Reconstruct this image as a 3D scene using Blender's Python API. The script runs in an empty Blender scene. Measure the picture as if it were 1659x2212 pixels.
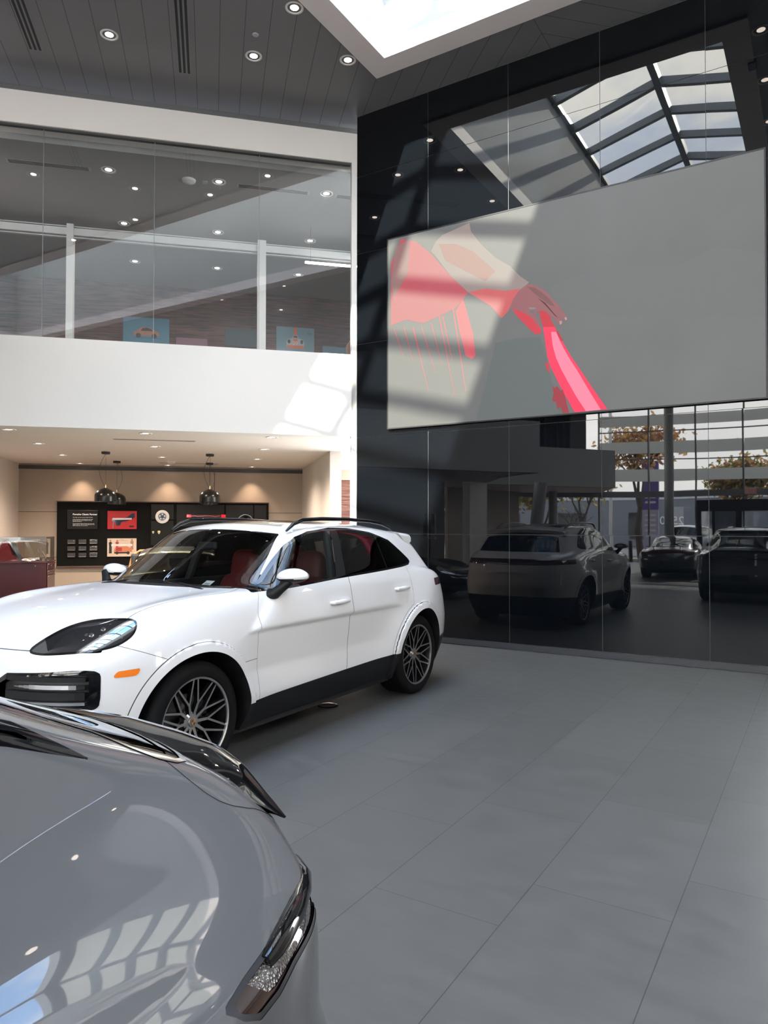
import bpy, bmesh, math, random
import numpy as np
from math import sin, cos, pi, radians as R_
from mathutils import Vector, Matrix
random.seed(7); rng=np.random.RandomState(3)
SC=bpy.context.scene; COL=SC.collection
# ---------------------------------------------------------------- camera
cam_d=bpy.data.cameras.new('camera'); cam=bpy.data.objects.new('camera',cam_d); COL.objects.link(cam); SC.camera=cam
cam_d.sensor_fit='HORIZONTAL'; cam_d.sensor_width=36; cam_d.lens=36*1554.2/1659; cam_d.clip_start=.02; cam_d.clip_end=600
_p,_r,_y=.0201,.0009,.5504
_fw=Vector((-sin(_y)*cos(_p),cos(_y)*cos(_p),sin(_p))); _rt=Vector((cos(_y),sin(_y),0)); _up=_rt.cross(_fw)
rt=_rt*cos(_r)+_up*sin(_r); up=-_rt*sin(_r)+_up*cos(_r)
cam.matrix_world=Matrix(((rt.x,up.x,-_fw.x,0),(rt.y,up.y,-_fw.y,0),(rt.z,up.z,-_fw.z,1.628),(0,0,0,1)))
# ---------------------------------------------------------------- view, sky, sun
SC.view_settings.view_transform='Standard'; SC.view_settings.look='None'; SC.view_settings.gamma=1
SC.view_settings.use_curve_mapping=False; SC.view_settings.exposure=.02
SC.render.film_transparent=False
cy=SC.cycles
cy.max_bounces=9; cy.diffuse_bounces=4; cy.glossy_bounces=5; cy.transmission_bounces=4; cy.transparent_max_bounces=16
cy.caustics_reflective=False; cy.caustics_refractive=False; cy.sample_clamp_indirect=8; cy.blur_glossy=0.0
SUN=Vector((-.40,1.58,-1)).normalized()
W=bpy.data.worlds.new('World'); SC.world=W; W.use_nodes=True
def build_world():
    nt=W.node_tree; N=nt.nodes; L=nt.links; N.clear()
    out=N.new('ShaderNodeOutputWorld'); bg=N.new('ShaderNodeBackground'); L.new(bg.outputs[0],out.inputs[0])
    tc=N.new('ShaderNodeTexCoord'); mp=N.new('ShaderNodeMapping'); mp.inputs['Scale'].default_value=(1,1,2.4); L.new(tc.outputs['Generated'],mp.inputs[0])
    nz=N.new('ShaderNodeTexNoise'); nz.inputs['Scale'].default_value=3.1; nz.inputs['Detail'].default_value=8; nz.inputs['Roughness'].default_value=.6; nz.inputs['Distortion'].default_value=.5
    L.new(mp.outputs[0],nz.inputs[0])
    cr=N.new('ShaderNodeValToRGB'); cr.color_ramp.elements[0].position=.40; cr.color_ramp.elements[1].position=.62; L.new(nz.outputs[0],cr.inputs[0])
    sep=N.new('ShaderNodeSeparateXYZ'); L.new(tc.outputs['Generated'],sep.inputs[0])
    g=N.new('ShaderNodeValToRGB'); L.new(sep.outputs[2],g.inputs[0])
    e=g.color_ramp.elements; e[0].position=.18; e[0].color=(1.15,1.14,1.13,1); e[1].position=.85; e[1].color=(.24,.50,1.0,1)
    mx=N.new('ShaderNodeMix'); mx.data_type='RGBA'; L.new(cr.outputs[0],mx.inputs[0]); L.new(g.outputs[0],mx.inputs[6]); mx.inputs[7].default_value=(1.3,1.27,1.22,1)
    L.new(mx.outputs[2],bg.inputs[0]); bg.inputs[1].default_value=SKY
SKY=14.0
build_world()
sd=bpy.data.lights.new('sun','SUN'); sd.energy=34; sd.angle=.012; sd.color=(1,.95,.86)
so=bpy.data.objects.new('sun',sd); COL.objects.link(so); so.rotation_euler=SUN.to_track_quat('-Z','Y').to_euler(); so.location=(10,-30,30)
# ---------------------------------------------------------------- helpers
def mesh_obj(name,verts,faces,mats,parent=None,smooth=False,mi=None,normals=None):
    me=bpy.data.meshes.new(name); me.from_pydata([tuple(v) for v in verts],[],[tuple(int(i) for i in f) for f in faces])
    for m in (mats if isinstance(mats,(list,tuple)) else [mats]): me.materials.append(m)
    if mi is not None: me.polygons.foreach_set('material_index',np.array(mi,dtype=np.int32))
    if smooth or normals is not None: me.polygons.foreach_set('use_smooth',np.ones(len(me.polygons),dtype=bool))
    me.update()
    if normals is not None: me.normals_split_custom_set_from_vertices([tuple(n) for n in normals])
    o=bpy.data.objects.new(name,me); COL.objects.link(o)
    if parent is not None: o.parent=parent
    return o
class MB:
    "collects shapes, builds ONE mesh"
    def __init__(s): s.v=[]; s.f=[]; s.m=[]; s.M=Matrix.Identity(4)
    def add(s,vs,fs,mi=0):
        b=len(s.v); s.v+= [tuple(s.M@Vector(v)) for v in vs]; s.f+=[tuple(b+i for i in f) for f in fs]; s.m+=[mi]*len(fs); return s
    def box(s,x0,x1,y0,y1,z0,z1,mi=0):
        return s.add([(x0,y0,z0),(x1,y0,z0),(x1,y1,z0),(x0,y1,z0),(x0,y0,z1),(x1,y0,z1),(x1,y1,z1),(x0,y1,z1)],
          [(0,3,2,1),(4,5,6,7),(0,1,5,4),(1,2,6,5),(2,3,7,6),(3,0,4,7)],mi)
    def rbox(s,x0,x1,y0,y1,z0,z1,b=.01,mi=0,seg=2):
        bm=bmesh.new(); bmesh.ops.create_cube(bm,size=1)
        bmesh.ops.scale(bm,vec=(x1-x0,y1-y0,z1-z0),verts=bm.verts); bmesh.ops.translate(bm,vec=((x0+x1)/2,(y0+y1)/2,(z0+z1)/2),verts=bm.verts)
        bmesh.ops.bevel(bm,geom=bm.edges[:],offset=b,segments=seg,profile=.5,affect='EDGES')
        bm.verts.index_update(); s.add([v.co[:] for v in bm.verts],[[v.index for v in f.verts] for f in bm.faces],mi); bm.free(); return s
    def quad(s,a,b,c,d,mi=0): return s.add([a,b,c,d],[(0,1,2,3)],mi)
    def prism(s,pts,h0,h1,frame=lambda a,b,h:(a,b,h),mi=0):
        n=len(pts); vs=[frame(a,b,h0) for a,b in pts]+[frame(a,b,h1) for a,b in pts]
        return s.add(vs,[tuple(range(n))[::-1],tuple(range(n,2*n))]+[(i,(i+1)%n,n+(i+1)%n,n+i) for i in range(n)],mi)
    def lathe(s,prof,n=32,mi=0,axis='z',a0=0,a1=2*pi,close=True):
        vs=[];full=abs(a1-a0-2*pi)<1e-6;m=n if full else n+1
        for k in range(m):
            a=a0+(a1-a0)*k/n
            for r,h in prof: vs.append({'z':(r*cos(a),r*sin(a),h),'x':(h,r*cos(a),r*sin(a)),'y':(r*cos(a),h,r*sin(a))}[axis])
        q=len(prof);fs=[]
        for k in range(n):
            k2=(k+1)%m
            for j in range(q-1): fs.append((k*q+j,k2*q+j,k2*q+j+1,k*q+j+1))
        return s.add(vs,fs,mi)
    def tube(s,pts,r,n=8,mi=0,caps=True):
        P=[Vector(p) for p in pts]; rs=r if isinstance(r,(list,tuple)) else [r]*len(P); vs=[];prev=None
        for i,p in enumerate(P):
            t=(P[min(i+1,len(P)-1)]-P[max(i-1,0)]).normalized()
            if prev is None: a=Vector((0,0,1)) if abs(t.z)<.9 else Vector((1,0,0)); prev=a.cross(t).normalized()
            u=(prev-t*prev.dot(t)).normalized(); w=t.cross(u); prev=u
            for k in range(n): vs.append(tuple(p+(u*cos(2*pi*k/n)+w*sin(2*pi*k/n))*rs[i]))
        fs=[(i*n+k,i*n+(k+1)%n,(i+1)*n+(k+1)%n,(i+1)*n+k) for i in range(len(P)-1) for k in range(n)]
        if caps: fs+=[tuple(range(n))[::-1],tuple((len(P)-1)*n+k for k in range(n))]
        return s.add(vs,fs,mi)
    def build(s,name,mats,parent=None,smooth=False):
        o=mesh_obj(name,s.v,s.f,mats,parent,False,s.m)
        if smooth:
            me=o.data; me.polygons.foreach_set('use_smooth',np.ones(len(me.polygons),dtype=bool))
            try: me.set_sharp_from_angle(angle=R_(38))
            except Exception: pass
        return o
def fix_normals(o):
    bm=bmesh.new(); bm.from_mesh(o.data); bmesh.ops.recalc_face_normals(bm,faces=bm.faces); bm.to_mesh(o.data); bm.free(); return o
def tag(o,label=None,cat=None,group=None,kind=None):
    if label: o['label']=label
    if cat: o['category']=cat
    if group: o['group']=group
    if kind: o['kind']=kind
    return o
def struct(o): o['kind']='structure'; return o
def thing(name,label,cat,loc=(0,0,0),rz=0,group=None):
    o=bpy.data.objects.new(name,None); o.empty_display_size=.1; COL.objects.link(o); o.location=loc; o.rotation_euler=(0,0,rz)
    return tag(o,label,cat,group)
def dup(root,loc,rz=None,label=None,group=None):
    r=root.copy(); COL.objects.link(r); r.location=loc
    if rz is not None: r.rotation_euler=(0,0,rz)
    if label: r['label']=label
    if group: r['group']=group
    for ch in list(root.children):
        c=ch.copy(); COL.objects.link(c); c.parent=r
        for g in ch.children:
            h=g.copy(); COL.objects.link(h); h.parent=c
    return r
def nodes(m): return m.node_tree.nodes,m.node_tree.links
def mat(name,col=(.5,.5,.5),rough=.5,metal=0,ior=1.5,coat=0,emit=None,es=0,spec=None,two=False,sheen=0):
    m=bpy.data.materials.new(name); m.use_nodes=True; N,L=nodes(m); b=N['Principled BSDF']
    b.inputs['Base Color'].default_value=(*col,1); b.inputs['Roughness'].default_value=rough; b.inputs['Metallic'].default_value=metal; b.inputs['IOR'].default_value=ior
    if coat: b.inputs['Coat Weight'].default_value=coat; b.inputs['Coat Roughness'].default_value=.015
    if spec is not None: b.inputs['Specular IOR Level'].default_value=spec
    if emit: b.inputs['Emission Color'].default_value=(*emit,1); b.inputs['Emission Strength'].default_value=es
    if two:   # the inside of a painted shell is unpainted dark lining
        o=N['Material Output']; g=N.new('ShaderNodeNewGeometry'); d=N.new('ShaderNodeBsdfDiffuse'); d.inputs[0].default_value=(.012,.012,.013,1)
        x=N.new('ShaderNodeMixShader'); L.new(g.outputs['Backfacing'],x.inputs[0]); L.new(b.outputs[0],x.inputs[1]); L.new(d.outputs[0],x.inputs[2]); L.new(x.outputs[0],o.inputs[0])
    return m
def glass_mat(name,tint=(1,1,1),ior=1.5,rough=0.0,k=2.2):
    m=bpy.data.materials.new(name); m.use_nodes=True; N,L=nodes(m); N.remove(N['Principled BSDF']); o=N['Material Output']
    t=N.new('ShaderNodeBsdfTransparent'); t.inputs[0].default_value=(*tint,1); g=N.new('ShaderNodeBsdfGlossy'); g.inputs[1].default_value=rough
    f=N.new('ShaderNodeFresnel'); f.inputs[0].default_value=ior; x=N.new('ShaderNodeMixShader')
    geo=N.new('ShaderNodeNewGeometry'); inv=N.new('ShaderNodeMath'); inv.operation='SUBTRACT'; inv.inputs[0].default_value=1; 
    # same reflectance from both sides
    lw=N.new('ShaderNodeLayerWeight'); lw.inputs[0].default_value=.5
    p=N.new('ShaderNodeMath'); p.operation='POWER'; L.new(lw.outputs[1],p.inputs[0]); p.inputs[1].default_value=5
    a=N.new('ShaderNodeMath'); a.operation='MULTIPLY_ADD'; r0=((ior-1)/(ior+1))**2*k; L.new(p.outputs[0],a.inputs[0]); a.inputs[1].default_value=1-r0; a.inputs[2].default_value=r0
    N.remove(f); N.remove(geo); N.remove(inv)
    L.new(a.outputs[0],x.inputs[0]); L.new(t.outputs[0],x.inputs[1]); L.new(g.outputs[0],x.inputs[2]); L.new(x.outputs[0],o.inputs[0])
    return m
def mapped(N,L,scale=(1,1,1),coord='Object',rot=(0,0,0)):
    tc=N.new('ShaderNodeTexCoord'); mp=N.new('ShaderNodeMapping'); mp.inputs['Scale'].default_value=scale; mp.inputs['Rotation'].default_value=rot
    L.new(tc.outputs[coord],mp.inputs[0]); return mp.outputs[0]
def noise_color(m,c1,c2,scale=(1,1,1),ns=6,detail=5,lo=.35,hi=.65,rot=(0,0,0)):
    N,L=nodes(m); b=N['Principled BSDF']; v=mapped(N,L,scale,rot=rot); n=N.new('ShaderNodeTexNoise'); n.inputs['Scale'].default_value=ns; n.inputs['Detail'].default_value=detail
    L.new(v,n.inputs[0]); r=N.new('ShaderNodeValToRGB'); r.color_ramp.elements[0].position=lo; r.color_ramp.elements[1].position=hi
    r.color_ramp.elements[0].color=(*c1,1); r.color_ramp.elements[1].color=(*c2,1); L.new(n.outputs[0],r.inputs[0]); L.new(r.outputs[0],b.inputs['Base Color']); return m
def mth(N,L,op,a,b=None,c=None):
    n=N.new('ShaderNodeMath'); n.operation=op
    for i,v in enumerate((a,b,c)):
        if v is None: continue
        if isinstance(v,(int,float)): n.inputs[i].default_value=v
        else: L.new(v,n.inputs[i])
    return n.outputs[0]
def text_obj(name,txt,size,M,mtl,parent=None,ext=.002,align='LEFT',bold=0):
    c=bpy.data.curves.new(name,'FONT'); c.body=txt; c.size=size; c.extrude=ext; c.align_x=align; c.offset=bold
    t=bpy.data.objects.new(name,c); COL.objects.link(t); t.matrix_world=M; bpy.context.view_layer.update()
    dg=bpy.context.evaluated_depsgraph_get(); me=bpy.data.meshes.new_from_object(t.evaluated_get(dg)); me.transform(M); bpy.data.objects.remove(t); bpy.data.curves.remove(c)
    me.materials.clear(); me.materials.append(mtl); me.name=name; o=bpy.data.objects.new(name,me); COL.objects.link(o)
    if parent: o.parent=parent
    return o
# frames: hall corner, left wall runs along LV, its room side is LN
Q=.70710678; XC,YW=-6.0233,9.0216
def LW(s,off,z): return (XC-Q*s-Q*off, YW-Q*s+Q*off, z)          # off>0 is behind the left wall
LM=Matrix(((-Q,-Q,0,XC),(-Q,Q,0,YW),(0,0,1,0),(0,0,0,1)))          # (s,off,z) -> world
XS=-3.0
def RW(s,off,z): p=LW(s,off,z); return (2*XS-p[0],p[1],p[2])
RM=Matrix(((Q,Q,0,2*XS-XC),(-Q,Q,0,YW),(0,0,1,0),(0,0,0,1)))
# ---------------------------------------------------------------- materials
M_white=mat('white_paint',(.84,.815,.78),.6)
M_white2=mat('warm_white_paint',(.86,.81,.76),.6)
M_black=mat('black_matte',(.012,.012,.013),.5)
M_blackg=mat('black_gloss',(.006,.006,.007),.03)
M_dark=mat('dark_grey_metal',(.06,.06,.06),.5,metal=.2)
M_chrome=mat('chrome',(.75,.75,.76),.12,metal=1)
M_steel=mat('grey_steel',(.22,.23,.24),.4,metal=.4)
M_lamp=mat('lamp_glow',(.9,.85,.8),.4,emit=(1,.86,.74),es=14)
M_trim=mat('lamp_trim',(.8,.78,.76),.3)
M_wood=mat('dark_walnut',(.06,.03,.025),.5,spec=.2); noise_color(M_wood,(.045,.020,.015),(.15,.07,.052),(1,1,14),2.2,8)
M_beige=mat('beige_panel',(.40,.33,.265),.55)
M_glass=glass_mat('clear_glass',(.93,.95,.95))
M_skyglass=glass_mat('skylight_glass',(.80,.81,.78))
def build_floor_mat():
    m=mat('grey_porcelain_tile',(.12,.12,.12),.45,ior=1.45); N,L=nodes(m); b=N['Principled BSDF']
    g=N.new('ShaderNodeNewGeometry'); s=N.new('ShaderNodeSeparateXYZ'); L.new(g.outputs['Position'],s.inputs[0])
    u=mth(N,L,'DIVIDE',mth(N,L,'ADD',s.outputs[0],1.1513),.5977); col=mth(N,L,'FLOOR',u); fu=mth(N,L,'FRACT',u)
    v=mth(N,L,'DIVIDE',mth(N,L,'SUBTRACT',s.outputs[1],mth(N,L,'MULTIPLY_ADD',col,.403,3.178)),1.195); row=mth(N,L,'FLOOR',v); fv=mth(N,L,'FRACT',v)
    du=mth(N,L,'MULTIPLY',mth(N,L,'MINIMUM',fu,mth(N,L,'SUBTRACT',1,fu)),.5977); dv=mth(N,L,'MULTIPLY',mth(N,L,'MINIMUM',fv,mth(N,L,'SUBTRACT',1,fv)),1.195)
    j=mth(N,L,'LESS_THAN',mth(N,L,'MINIMUM',du,mth(N,L,'MULTIPLY',dv,1.3)),.0020)
    cb=N.new('ShaderNodeCombineXYZ'); L.new(col,cb.inputs[0]); L.new(row,cb.inputs[1]); wn=N.new('ShaderNodeTexWhiteNoise'); wn.noise_dimensions='2D'; L.new(cb.outputs[0],wn.inputs[0])
    mp=N.new('ShaderNodeMapping'); mp.inputs['Scale'].default_value=(2.6,6,1); L.new(g.outputs['Position'],mp.inputs[0])
    n=N.new('ShaderNodeTexNoise'); n.inputs['Scale'].default_value=1.6; n.inputs['Detail'].default_value=9; n.inputs['Roughness'].default_value=.62; L.new(mp.outputs[0],n.inputs[0])
    val=mth(N,L,'ADD',mth(N,L,'MULTIPLY_ADD',wn.outputs[0],.012,.068),mth(N,L,'MULTIPLY',n.outputs[0],.056))
    val=mth(N,L,'MULTIPLY',val,mth(N,L,'MULTIPLY_ADD',j,-.62,1))
    cc=N.new('ShaderNodeCombineColor'); L.new(val,cc.inputs[0]); L.new(val,cc.inputs[1]); L.new(mth(N,L,'MULTIPLY',val,.97),cc.inputs[2]); L.new(cc.outputs[0],b.inputs['Base Color'])
    L.new(mth(N,L,'MULTIPLY_ADD',n.outputs[0],.25,.32),b.inputs['Roughness'])
    return m
M_floor=build_floor_mat()
def build_ceiling_mat():
    m=mat('grey_metal_plank',(.085,.085,.09),.42,metal=.1); N,L=nodes(m); b=N['Principled BSDF']
    g=N.new('ShaderNodeNewGeometry'); s=N.new('ShaderNodeSeparateXYZ'); L.new(g.outputs['Position'],s.inputs[0])
    xs=mth(N,L,'MULTIPLY_ADD',mth(N,L,'ABSOLUTE',mth(N,L,'SUBTRACT',s.outputs[0],XS)),-1,XS)
    c=mth(N,L,'DIVIDE',mth(N,L,'MULTIPLY_ADD',mth(N,L,'ADD',xs,s.outputs[1]),Q,.24),.3048); f=mth(N,L,'FRACT',c)
    d=mth(N,L,'MULTIPLY',mth(N,L,'MINIMUM',f,mth(N,L,'SUBTRACT',1,f)),.3048)
    e=mth(N,L,'MULTIPLY',mth(N,L,'SUBTRACT',s.outputs[1],xs),Q); row=mth(N,L,'FRACT',mth(N,L,'DIVIDE',mth(N,L,'SUBTRACT',e,8.70),3.66))
    d2=mth(N,L,'MULTIPLY',mth(N,L,'MINIMUM',row,mth(N,L,'SUBTRACT',1,row)),3.66)
    d3=mth(N,L,'ABSOLUTE',mth(N,L,'SUBTRACT',s.outputs[0],XS))
    j=mth(N,L,'LESS_THAN',mth(N,L,'MINIMUM',d3,d),.004)
    val=mth(N,L,'MULTIPLY_ADD',j,-.13,.19)
    cc=N.new('ShaderNodeCombineColor'); L.new(val,cc.inputs[0]); L.new(val,cc.inputs[1]); L.new(mth(N,L,'MULTIPLY',val,1.05),cc.inputs[2]); L.new(cc.outputs[0],b.inputs['Base Color'])
    return m
M_ceil=build_ceiling_mat()
# ================================================================ STRUCTURE
struct(MB().quad((-24,-16,0),(16,-16,0),(16,14,0),(-24,14,0)).build('floor',M_floor))
ZC=7.87; SX0,SX1,SY0,SY1=-4.93,-1.07,-8.0,8.03; SF=.32
b=MB(); hx0,hx1,hy0,hy1=SX0-SF,SX1+SF,SY0-SF,SY1+SF
for a in [((-13,-14),(hx0,-14),(hx0,10.37),(-12.98,2.64)),((hx1,-14),(9,-14),(9,0),(-.8,9.8),(hx1,9.8)),((hx0,hy1),(hx1,hy1),(hx1,9.8),(hx0,9.8)),((hx0,-14),(hx1,-14),(hx1,hy0),(hx0,hy0))]:
    b.add([(x,y,ZC) for x,y in a],[tuple(range(len(a)))[::-1]])
    b.add([(x,y,ZC+.25) for x,y in a],[tuple(range(len(a)))])
# keep the ceiling clear of the recess in front of the left balcony header
struct(b.build('ceiling',M_ceil))
# skylight kerb: flat white frame and deep white well
b=MB()
for x0,x1,y0,y1 in ((hx0,SX0,hy0,hy1),(SX1,hx1,hy0,hy1),(SX0,SX1,hy0,SY0),(SX0,SX1,SY1,hy1)): b.box(x0,x1,y0,y1,ZC-.03,ZC+.2)
struct(b.build('trim_1',mat('skylight_frame_paint',(.82,.76,.75),.6)))
EZ,RZ=10.82,11.30
b=MB()
b.box(SX0-.2,SX0,SY0-.2,SY1+.2,ZC+.2,EZ); b.box(SX1,SX1+.2,SY0-.2,SY1+.2,ZC+.2,EZ)
for yy in ((SY0-.2,SY0),(SY1,SY1+.2)):
    b.box(SX0,SX1,yy[0],yy[1],ZC+.2,EZ); b.prism([(SX0,EZ),(SX1,EZ),(XS,RZ)],yy[0],yy[1],lambda a,c,h:(a,h,c))
struct(b.build('wall_skylight_well',mat('well_plaster',(.44,.45,.445),.8)))
# skylight glazing: rafters, ridge and panes
t=thing('skylight','gabled glass skylight with grey steel bars high above the floor','skylight',(XS,0,EZ)); 
def inv(t,b): # put world-space mesh under an unrotated thing
    l=t.location; b.v=[(x-l[0],y-l[1],z-l[2]) for x,y,z in b.v]; return b
inv(t,MB().box(XS-.07,XS+.07,SY0,SY1,RZ-.17,RZ+.04)).build('ridge_beam',M_steel,t)
hw=(SX1-SX0)/2; k=0; y=-.6-1.22*6
while y<SY1:
    if y>SY0+.1:
        b=MB()
        for s in (-1,1): b.prism([(XS,RZ-.14),(XS+s*hw,EZ-.14),(XS+s*hw,EZ+.03),(XS,RZ+.03)],y-.055,y+.055,lambda a,c,h:(a,h,c))
        inv(t,b).build('rafter',M_steel,t)
    y+=1.22
b=MB()
for s in (-1,1): b.box(*sorted((XS+s*hw,XS+s*(hw-.09))),SY0,SY1,EZ-.1,EZ+.02)
inv(t,b).build('eaves_beam',M_steel,t)
for s in (-1,1):
    inv(t,MB().add([(XS,SY0,RZ+.035),(XS+s*hw,SY0,EZ+.035),(XS+s*hw,SY1,EZ+.035),(XS,SY1,RZ+.035)],[(0,1,2,3)])).build('glass_pane',M_skyglass,t)
# mirror wall of black glass
M_bglass=mat('black_back_painted_glass',(.003,.004,.0055),.012,ior=1.54); 
N_,L_=nodes(M_bglass); v_=mapped(N_,L_,(.5,1,.9)); n_=N_.new('ShaderNodeTexNoise'); n_.inputs['Scale'].default_value=1.1; n_.inputs['Detail'].default_value=1; L_.new(v_,n_.inputs[0])
bp_=N_.new('ShaderNodeBump'); bp_.inputs['Strength'].default_value=.06; bp_.inputs['Distance'].default_value=.02; L_.new(n_.outputs[0],bp_.inputs['Height']); L_.new(bp_.outputs[0],N_['Principled BSDF'].inputs['Normal'])
b=MB(); xs=[XC+1.22*i for i in range(6)]; zs=[.085,1.52,2.965,4.375,5.75,6.93,7.86]
for i in range(5):
    x1=min(xs[i+1],.08)
    for jz in range(6):
        g=.003; tx=rng.uniform(-.0008,.0008); tz=rng.uniform(-.0006,.0006)
        z0,z1=zs[jz]+g,zs[jz+1]-g
        b.add([(xs[i]+g,YW+tx,z0),(x1-g,YW-tx,z0),(x1-g,YW-tx+tz,z1),(xs[i]+g,YW+tx+tz,z1)],[(0,1,2,3)])
struct(b.build('wall_back',M_bglass))
wb=MB().box(XC,.08,YW+.012,YW+.3,0,ZC+.2); struct(wb.build('wall_back_core',mat('seam_grey',(.16,.17,.17),.5)))
struct(MB().box(XC,.08,YW-.018,YW+.01,0.012,.083).build('baseboard_back',mat('baseboard_grey',(.05,.052,.058),.3)))
# left wing in (s,off,z)
def LB(name,mtl,*bx,kind='structure'):
    b=MB(); b.M=LM
    for q in bx: b.box(*q)
    o=b.build(name,mtl)
    if kind: o['kind']=kind
    return o
LB('wall_left_header',M_white2,(-.02,5.3,0,.3,7.153,7.603))
LB('trim_2',M_dark,(-.5,5.6,.40,.45,7.55,ZC+.05))
LB('trim_3',mat('grey_lip',(.16,.16,.165),.4),(-.5,5.6,.34,.40,7.80,7.87),)
LB('wall_left',M_white,(0,5.0,0,.35,2.987,4.225))
LB('trim_corner',M_white,(0,.08,-.0,.10,0,7.153))
# balcony glazing, one pane per 1.46 m
t=thing('balcony_glazing','frameless glass balustrade wall above the white balcony fascia','glass wall',LW(0,.05,4.225))
ps=[.08,1.462,2.943,4.412,4.98]
for i in range(4):
    b=MB(); b.M=LM; b.box(ps[i]+.004,ps[i+1]-.004,.05,.062,4.226,7.152); inv(t,b).build('glass_pane',M_glass,t)
    if i<3:
        b=MB(); b.M=LM; b.box(ps[i+1]-.004,ps[i+1]+.004,.048,.064,4.226,7.15); inv(t,b).build('pane_joint',M_steel,t)
b=MB(); b.M=LM; b.box(0.09,4.98,.03,.09,7.125,7.152); inv(t,b).build('head_channel',M_dark,t)
# lower bay
LB('ceiling_bay',mat('bay_ceiling_paint',(.86,.79,.73),.7),(-1.6,9,.351,9,2.987,3.2))
UO=6.3
LB('wall_bay_back',M_beige,(-1.8,9.0,UO,UO+.3,0,2.987))
LB('wall_bay_side_left',mat('bay_side_wall',(.62,.54,.47),.6),(6.18,6.4,2.9,UO,0,2.987))
LB('wall_bay_side_right',mat('bay_side_wall_white',(.66,.62,.58),.6),(-.16,.05,2.2,UO,0,2.987))
LB('trim_4',M_dark,(.05,6.18,UO-.03,UO,2.87,2.95))
b=MB(); b.M=LM
for a in ((.05,5.38,1.94),(5.38,6.18,1.94),(.05,6.18,.95)): b.box(a[0],a[1],UO-.004,UO+.001,a[2]-.006,a[2]+.006)
for s_ in (2.06,): b.box(s_-.007,s_+.007,UO-.004,UO+.001,1.94,2.9)
struct(b.build('trim_5',mat('panel_reveal',(.10,.08,.065),.7)))
# glass screen and walnut wall seen at the right end of the bay
LB('wall_bay_walnut',M_wood,(-1.8,-.16,UO-.6,UO-.5,0,2.7))
# upper room
LB('floor_upper',M_dark,(-2.5,9,.35,9,3.9,4.15))
UPC=mat('upper_ceiling_paint',(.36,.34,.33),.7)
LB('ceiling_upper',UPC,(-2.5,9,.3,9,7.06,7.3))
LB('wall_upper_back',M_wood,(-3,9,UO,UO+.2,4.15,7.06))
b=MB(); b.M=LM
for s_ in (2.95,1.23,-.42,-2): b.box(s_-.006,s_+.006,UO-.004,UO,4.15,7.02)
b.box(-2.5,9,UO-.004,UO,6.15,6.162); b.box(-2.5,9,UO-.004,UO,5.3,5.312)
struct(b.build('trim_6',M_black))
M_rail=mat('rail_paint',(.52,.52,.51),.5)
LB('trim_7',M_rail,(-2.5,9,2.45,2.55,6.60,6.72),(-2.5,9,2.47,2.53,6.745,6.76),(-2.5,9,2.47,2.53,6.56,6.575))
LB('trim_8',M_rail,(4.44,4.55,2.42,2.58,4.15,6.78)); LB('trim_9',M_rail,(1.19,1.34,2.42,2.58,4.15,6.80))
LB('wall_upper_end',M_white2,(-2.7,-2.5,.3,UO,4.15,7.06))
LB('wall_upper_far',M_dark,(8.9,9.1,.3,UO,0,7.06))
# right wing (mirror image, out of frame but lit and reflected)
def RB(name,mtl,*bx):
    b=MB(); b.M=RM
    for q in bx: b.box(*q)
    o=b.build(name,mtl); o['kind']='structure'; return o
RB('wall_right',M_white,(0,5,0,.35,2.987,4.225)); RB('wall_right_upper',M_white2,(0,5.3,.0,.3,4.225,ZC))
RB('wall_right_lower',M_beige,(-1.0,8,3.0,3.2,0,2.987)); RB('ceiling_right_bay',M_white,(0,8,0,3.2,2.987,3.2))
# far left wing behind the cars (seen only in the black glass)
def wallseg(name,mtl,p,q,z0,z1,th=.3):
    d=Vector((q[0]-p[0],q[1]-p[1],0)).normalized(); n=Vector((d.y,-d.x,0))*th
    b=MB(); b.add([(p[0],p[1],z0),(q[0],q[1],z0),(q[0]+n.x,q[1]+n.y,z0),(p[0]+n.x,p[1]+n.y,z0),(p[0],p[1],z1),(q[0],q[1],z1),(q[0]+n.x,q[1]+n.y,z1),(p[0]+n.x,p[1]+n.y,z1)],[(0,3,2,1),(4,5,6,7),(0,1,5,4),(1,2,6,5),(2,3,7,6),(3,0,4,7)])
    return struct(b.build(name,mtl))
PA,PB=(-9.56,5.49),(-6.15,.45); PC,PD=(-9.2,-3.0),(-6.2,-7.45)
M_wing=mat('wing_white_shaded',(.42,.42,.41),.6)  # white walls darkened in the colour to stand for their shade
wallseg('wall_wing_front',M_wing,PA,PB,2.99,4.3,.3); wallseg('wall_wing_return',M_wing,PB,(-7.6,-.55),2.99,4.3,.3)
wallseg('wall_wing_upper',M_dark,(-10.6,5.0),(-8.2,-1.2),4.2,ZC,.2)
wallseg('wall_wing_rear',M_wing,PC,PD,2.99,4.25,.3); wallseg('wall_wing_rear_upper',M_black,(-9.6,-3.4),(-7.3,-7.8),4.2,ZC,.2)
b=MB(); b.add([(-9.56,5.49,3.0),(-6.15,.45,3.0),(-7.6,-.55,3.0),(-9.2,-3,3.0),(-6.2,-7.45,3.0),(-8,-12,3.0),(-20,-12,3.0),(-20,5.5,3.0)],[tuple(range(8))]); struct(b.build('ceiling_wing',mat('wing_soffit',(.75,.62,.58),.6)))
wallseg('wall_wing_inner',mat('taupe_wall',(.17,.145,.125),.6),(-11.6,4.5),(-9.9,-1.6),0,3.0,.1)
wallseg('wall_wing_pier',M_white2,(-9.2,-1.9),(-8.95,-2.6),0,3.0,.3)
wallseg('wall_wing_beige',M_beige,(-11.2,-4.4),(-10.4,-9.2),0,3.0,.1)

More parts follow.
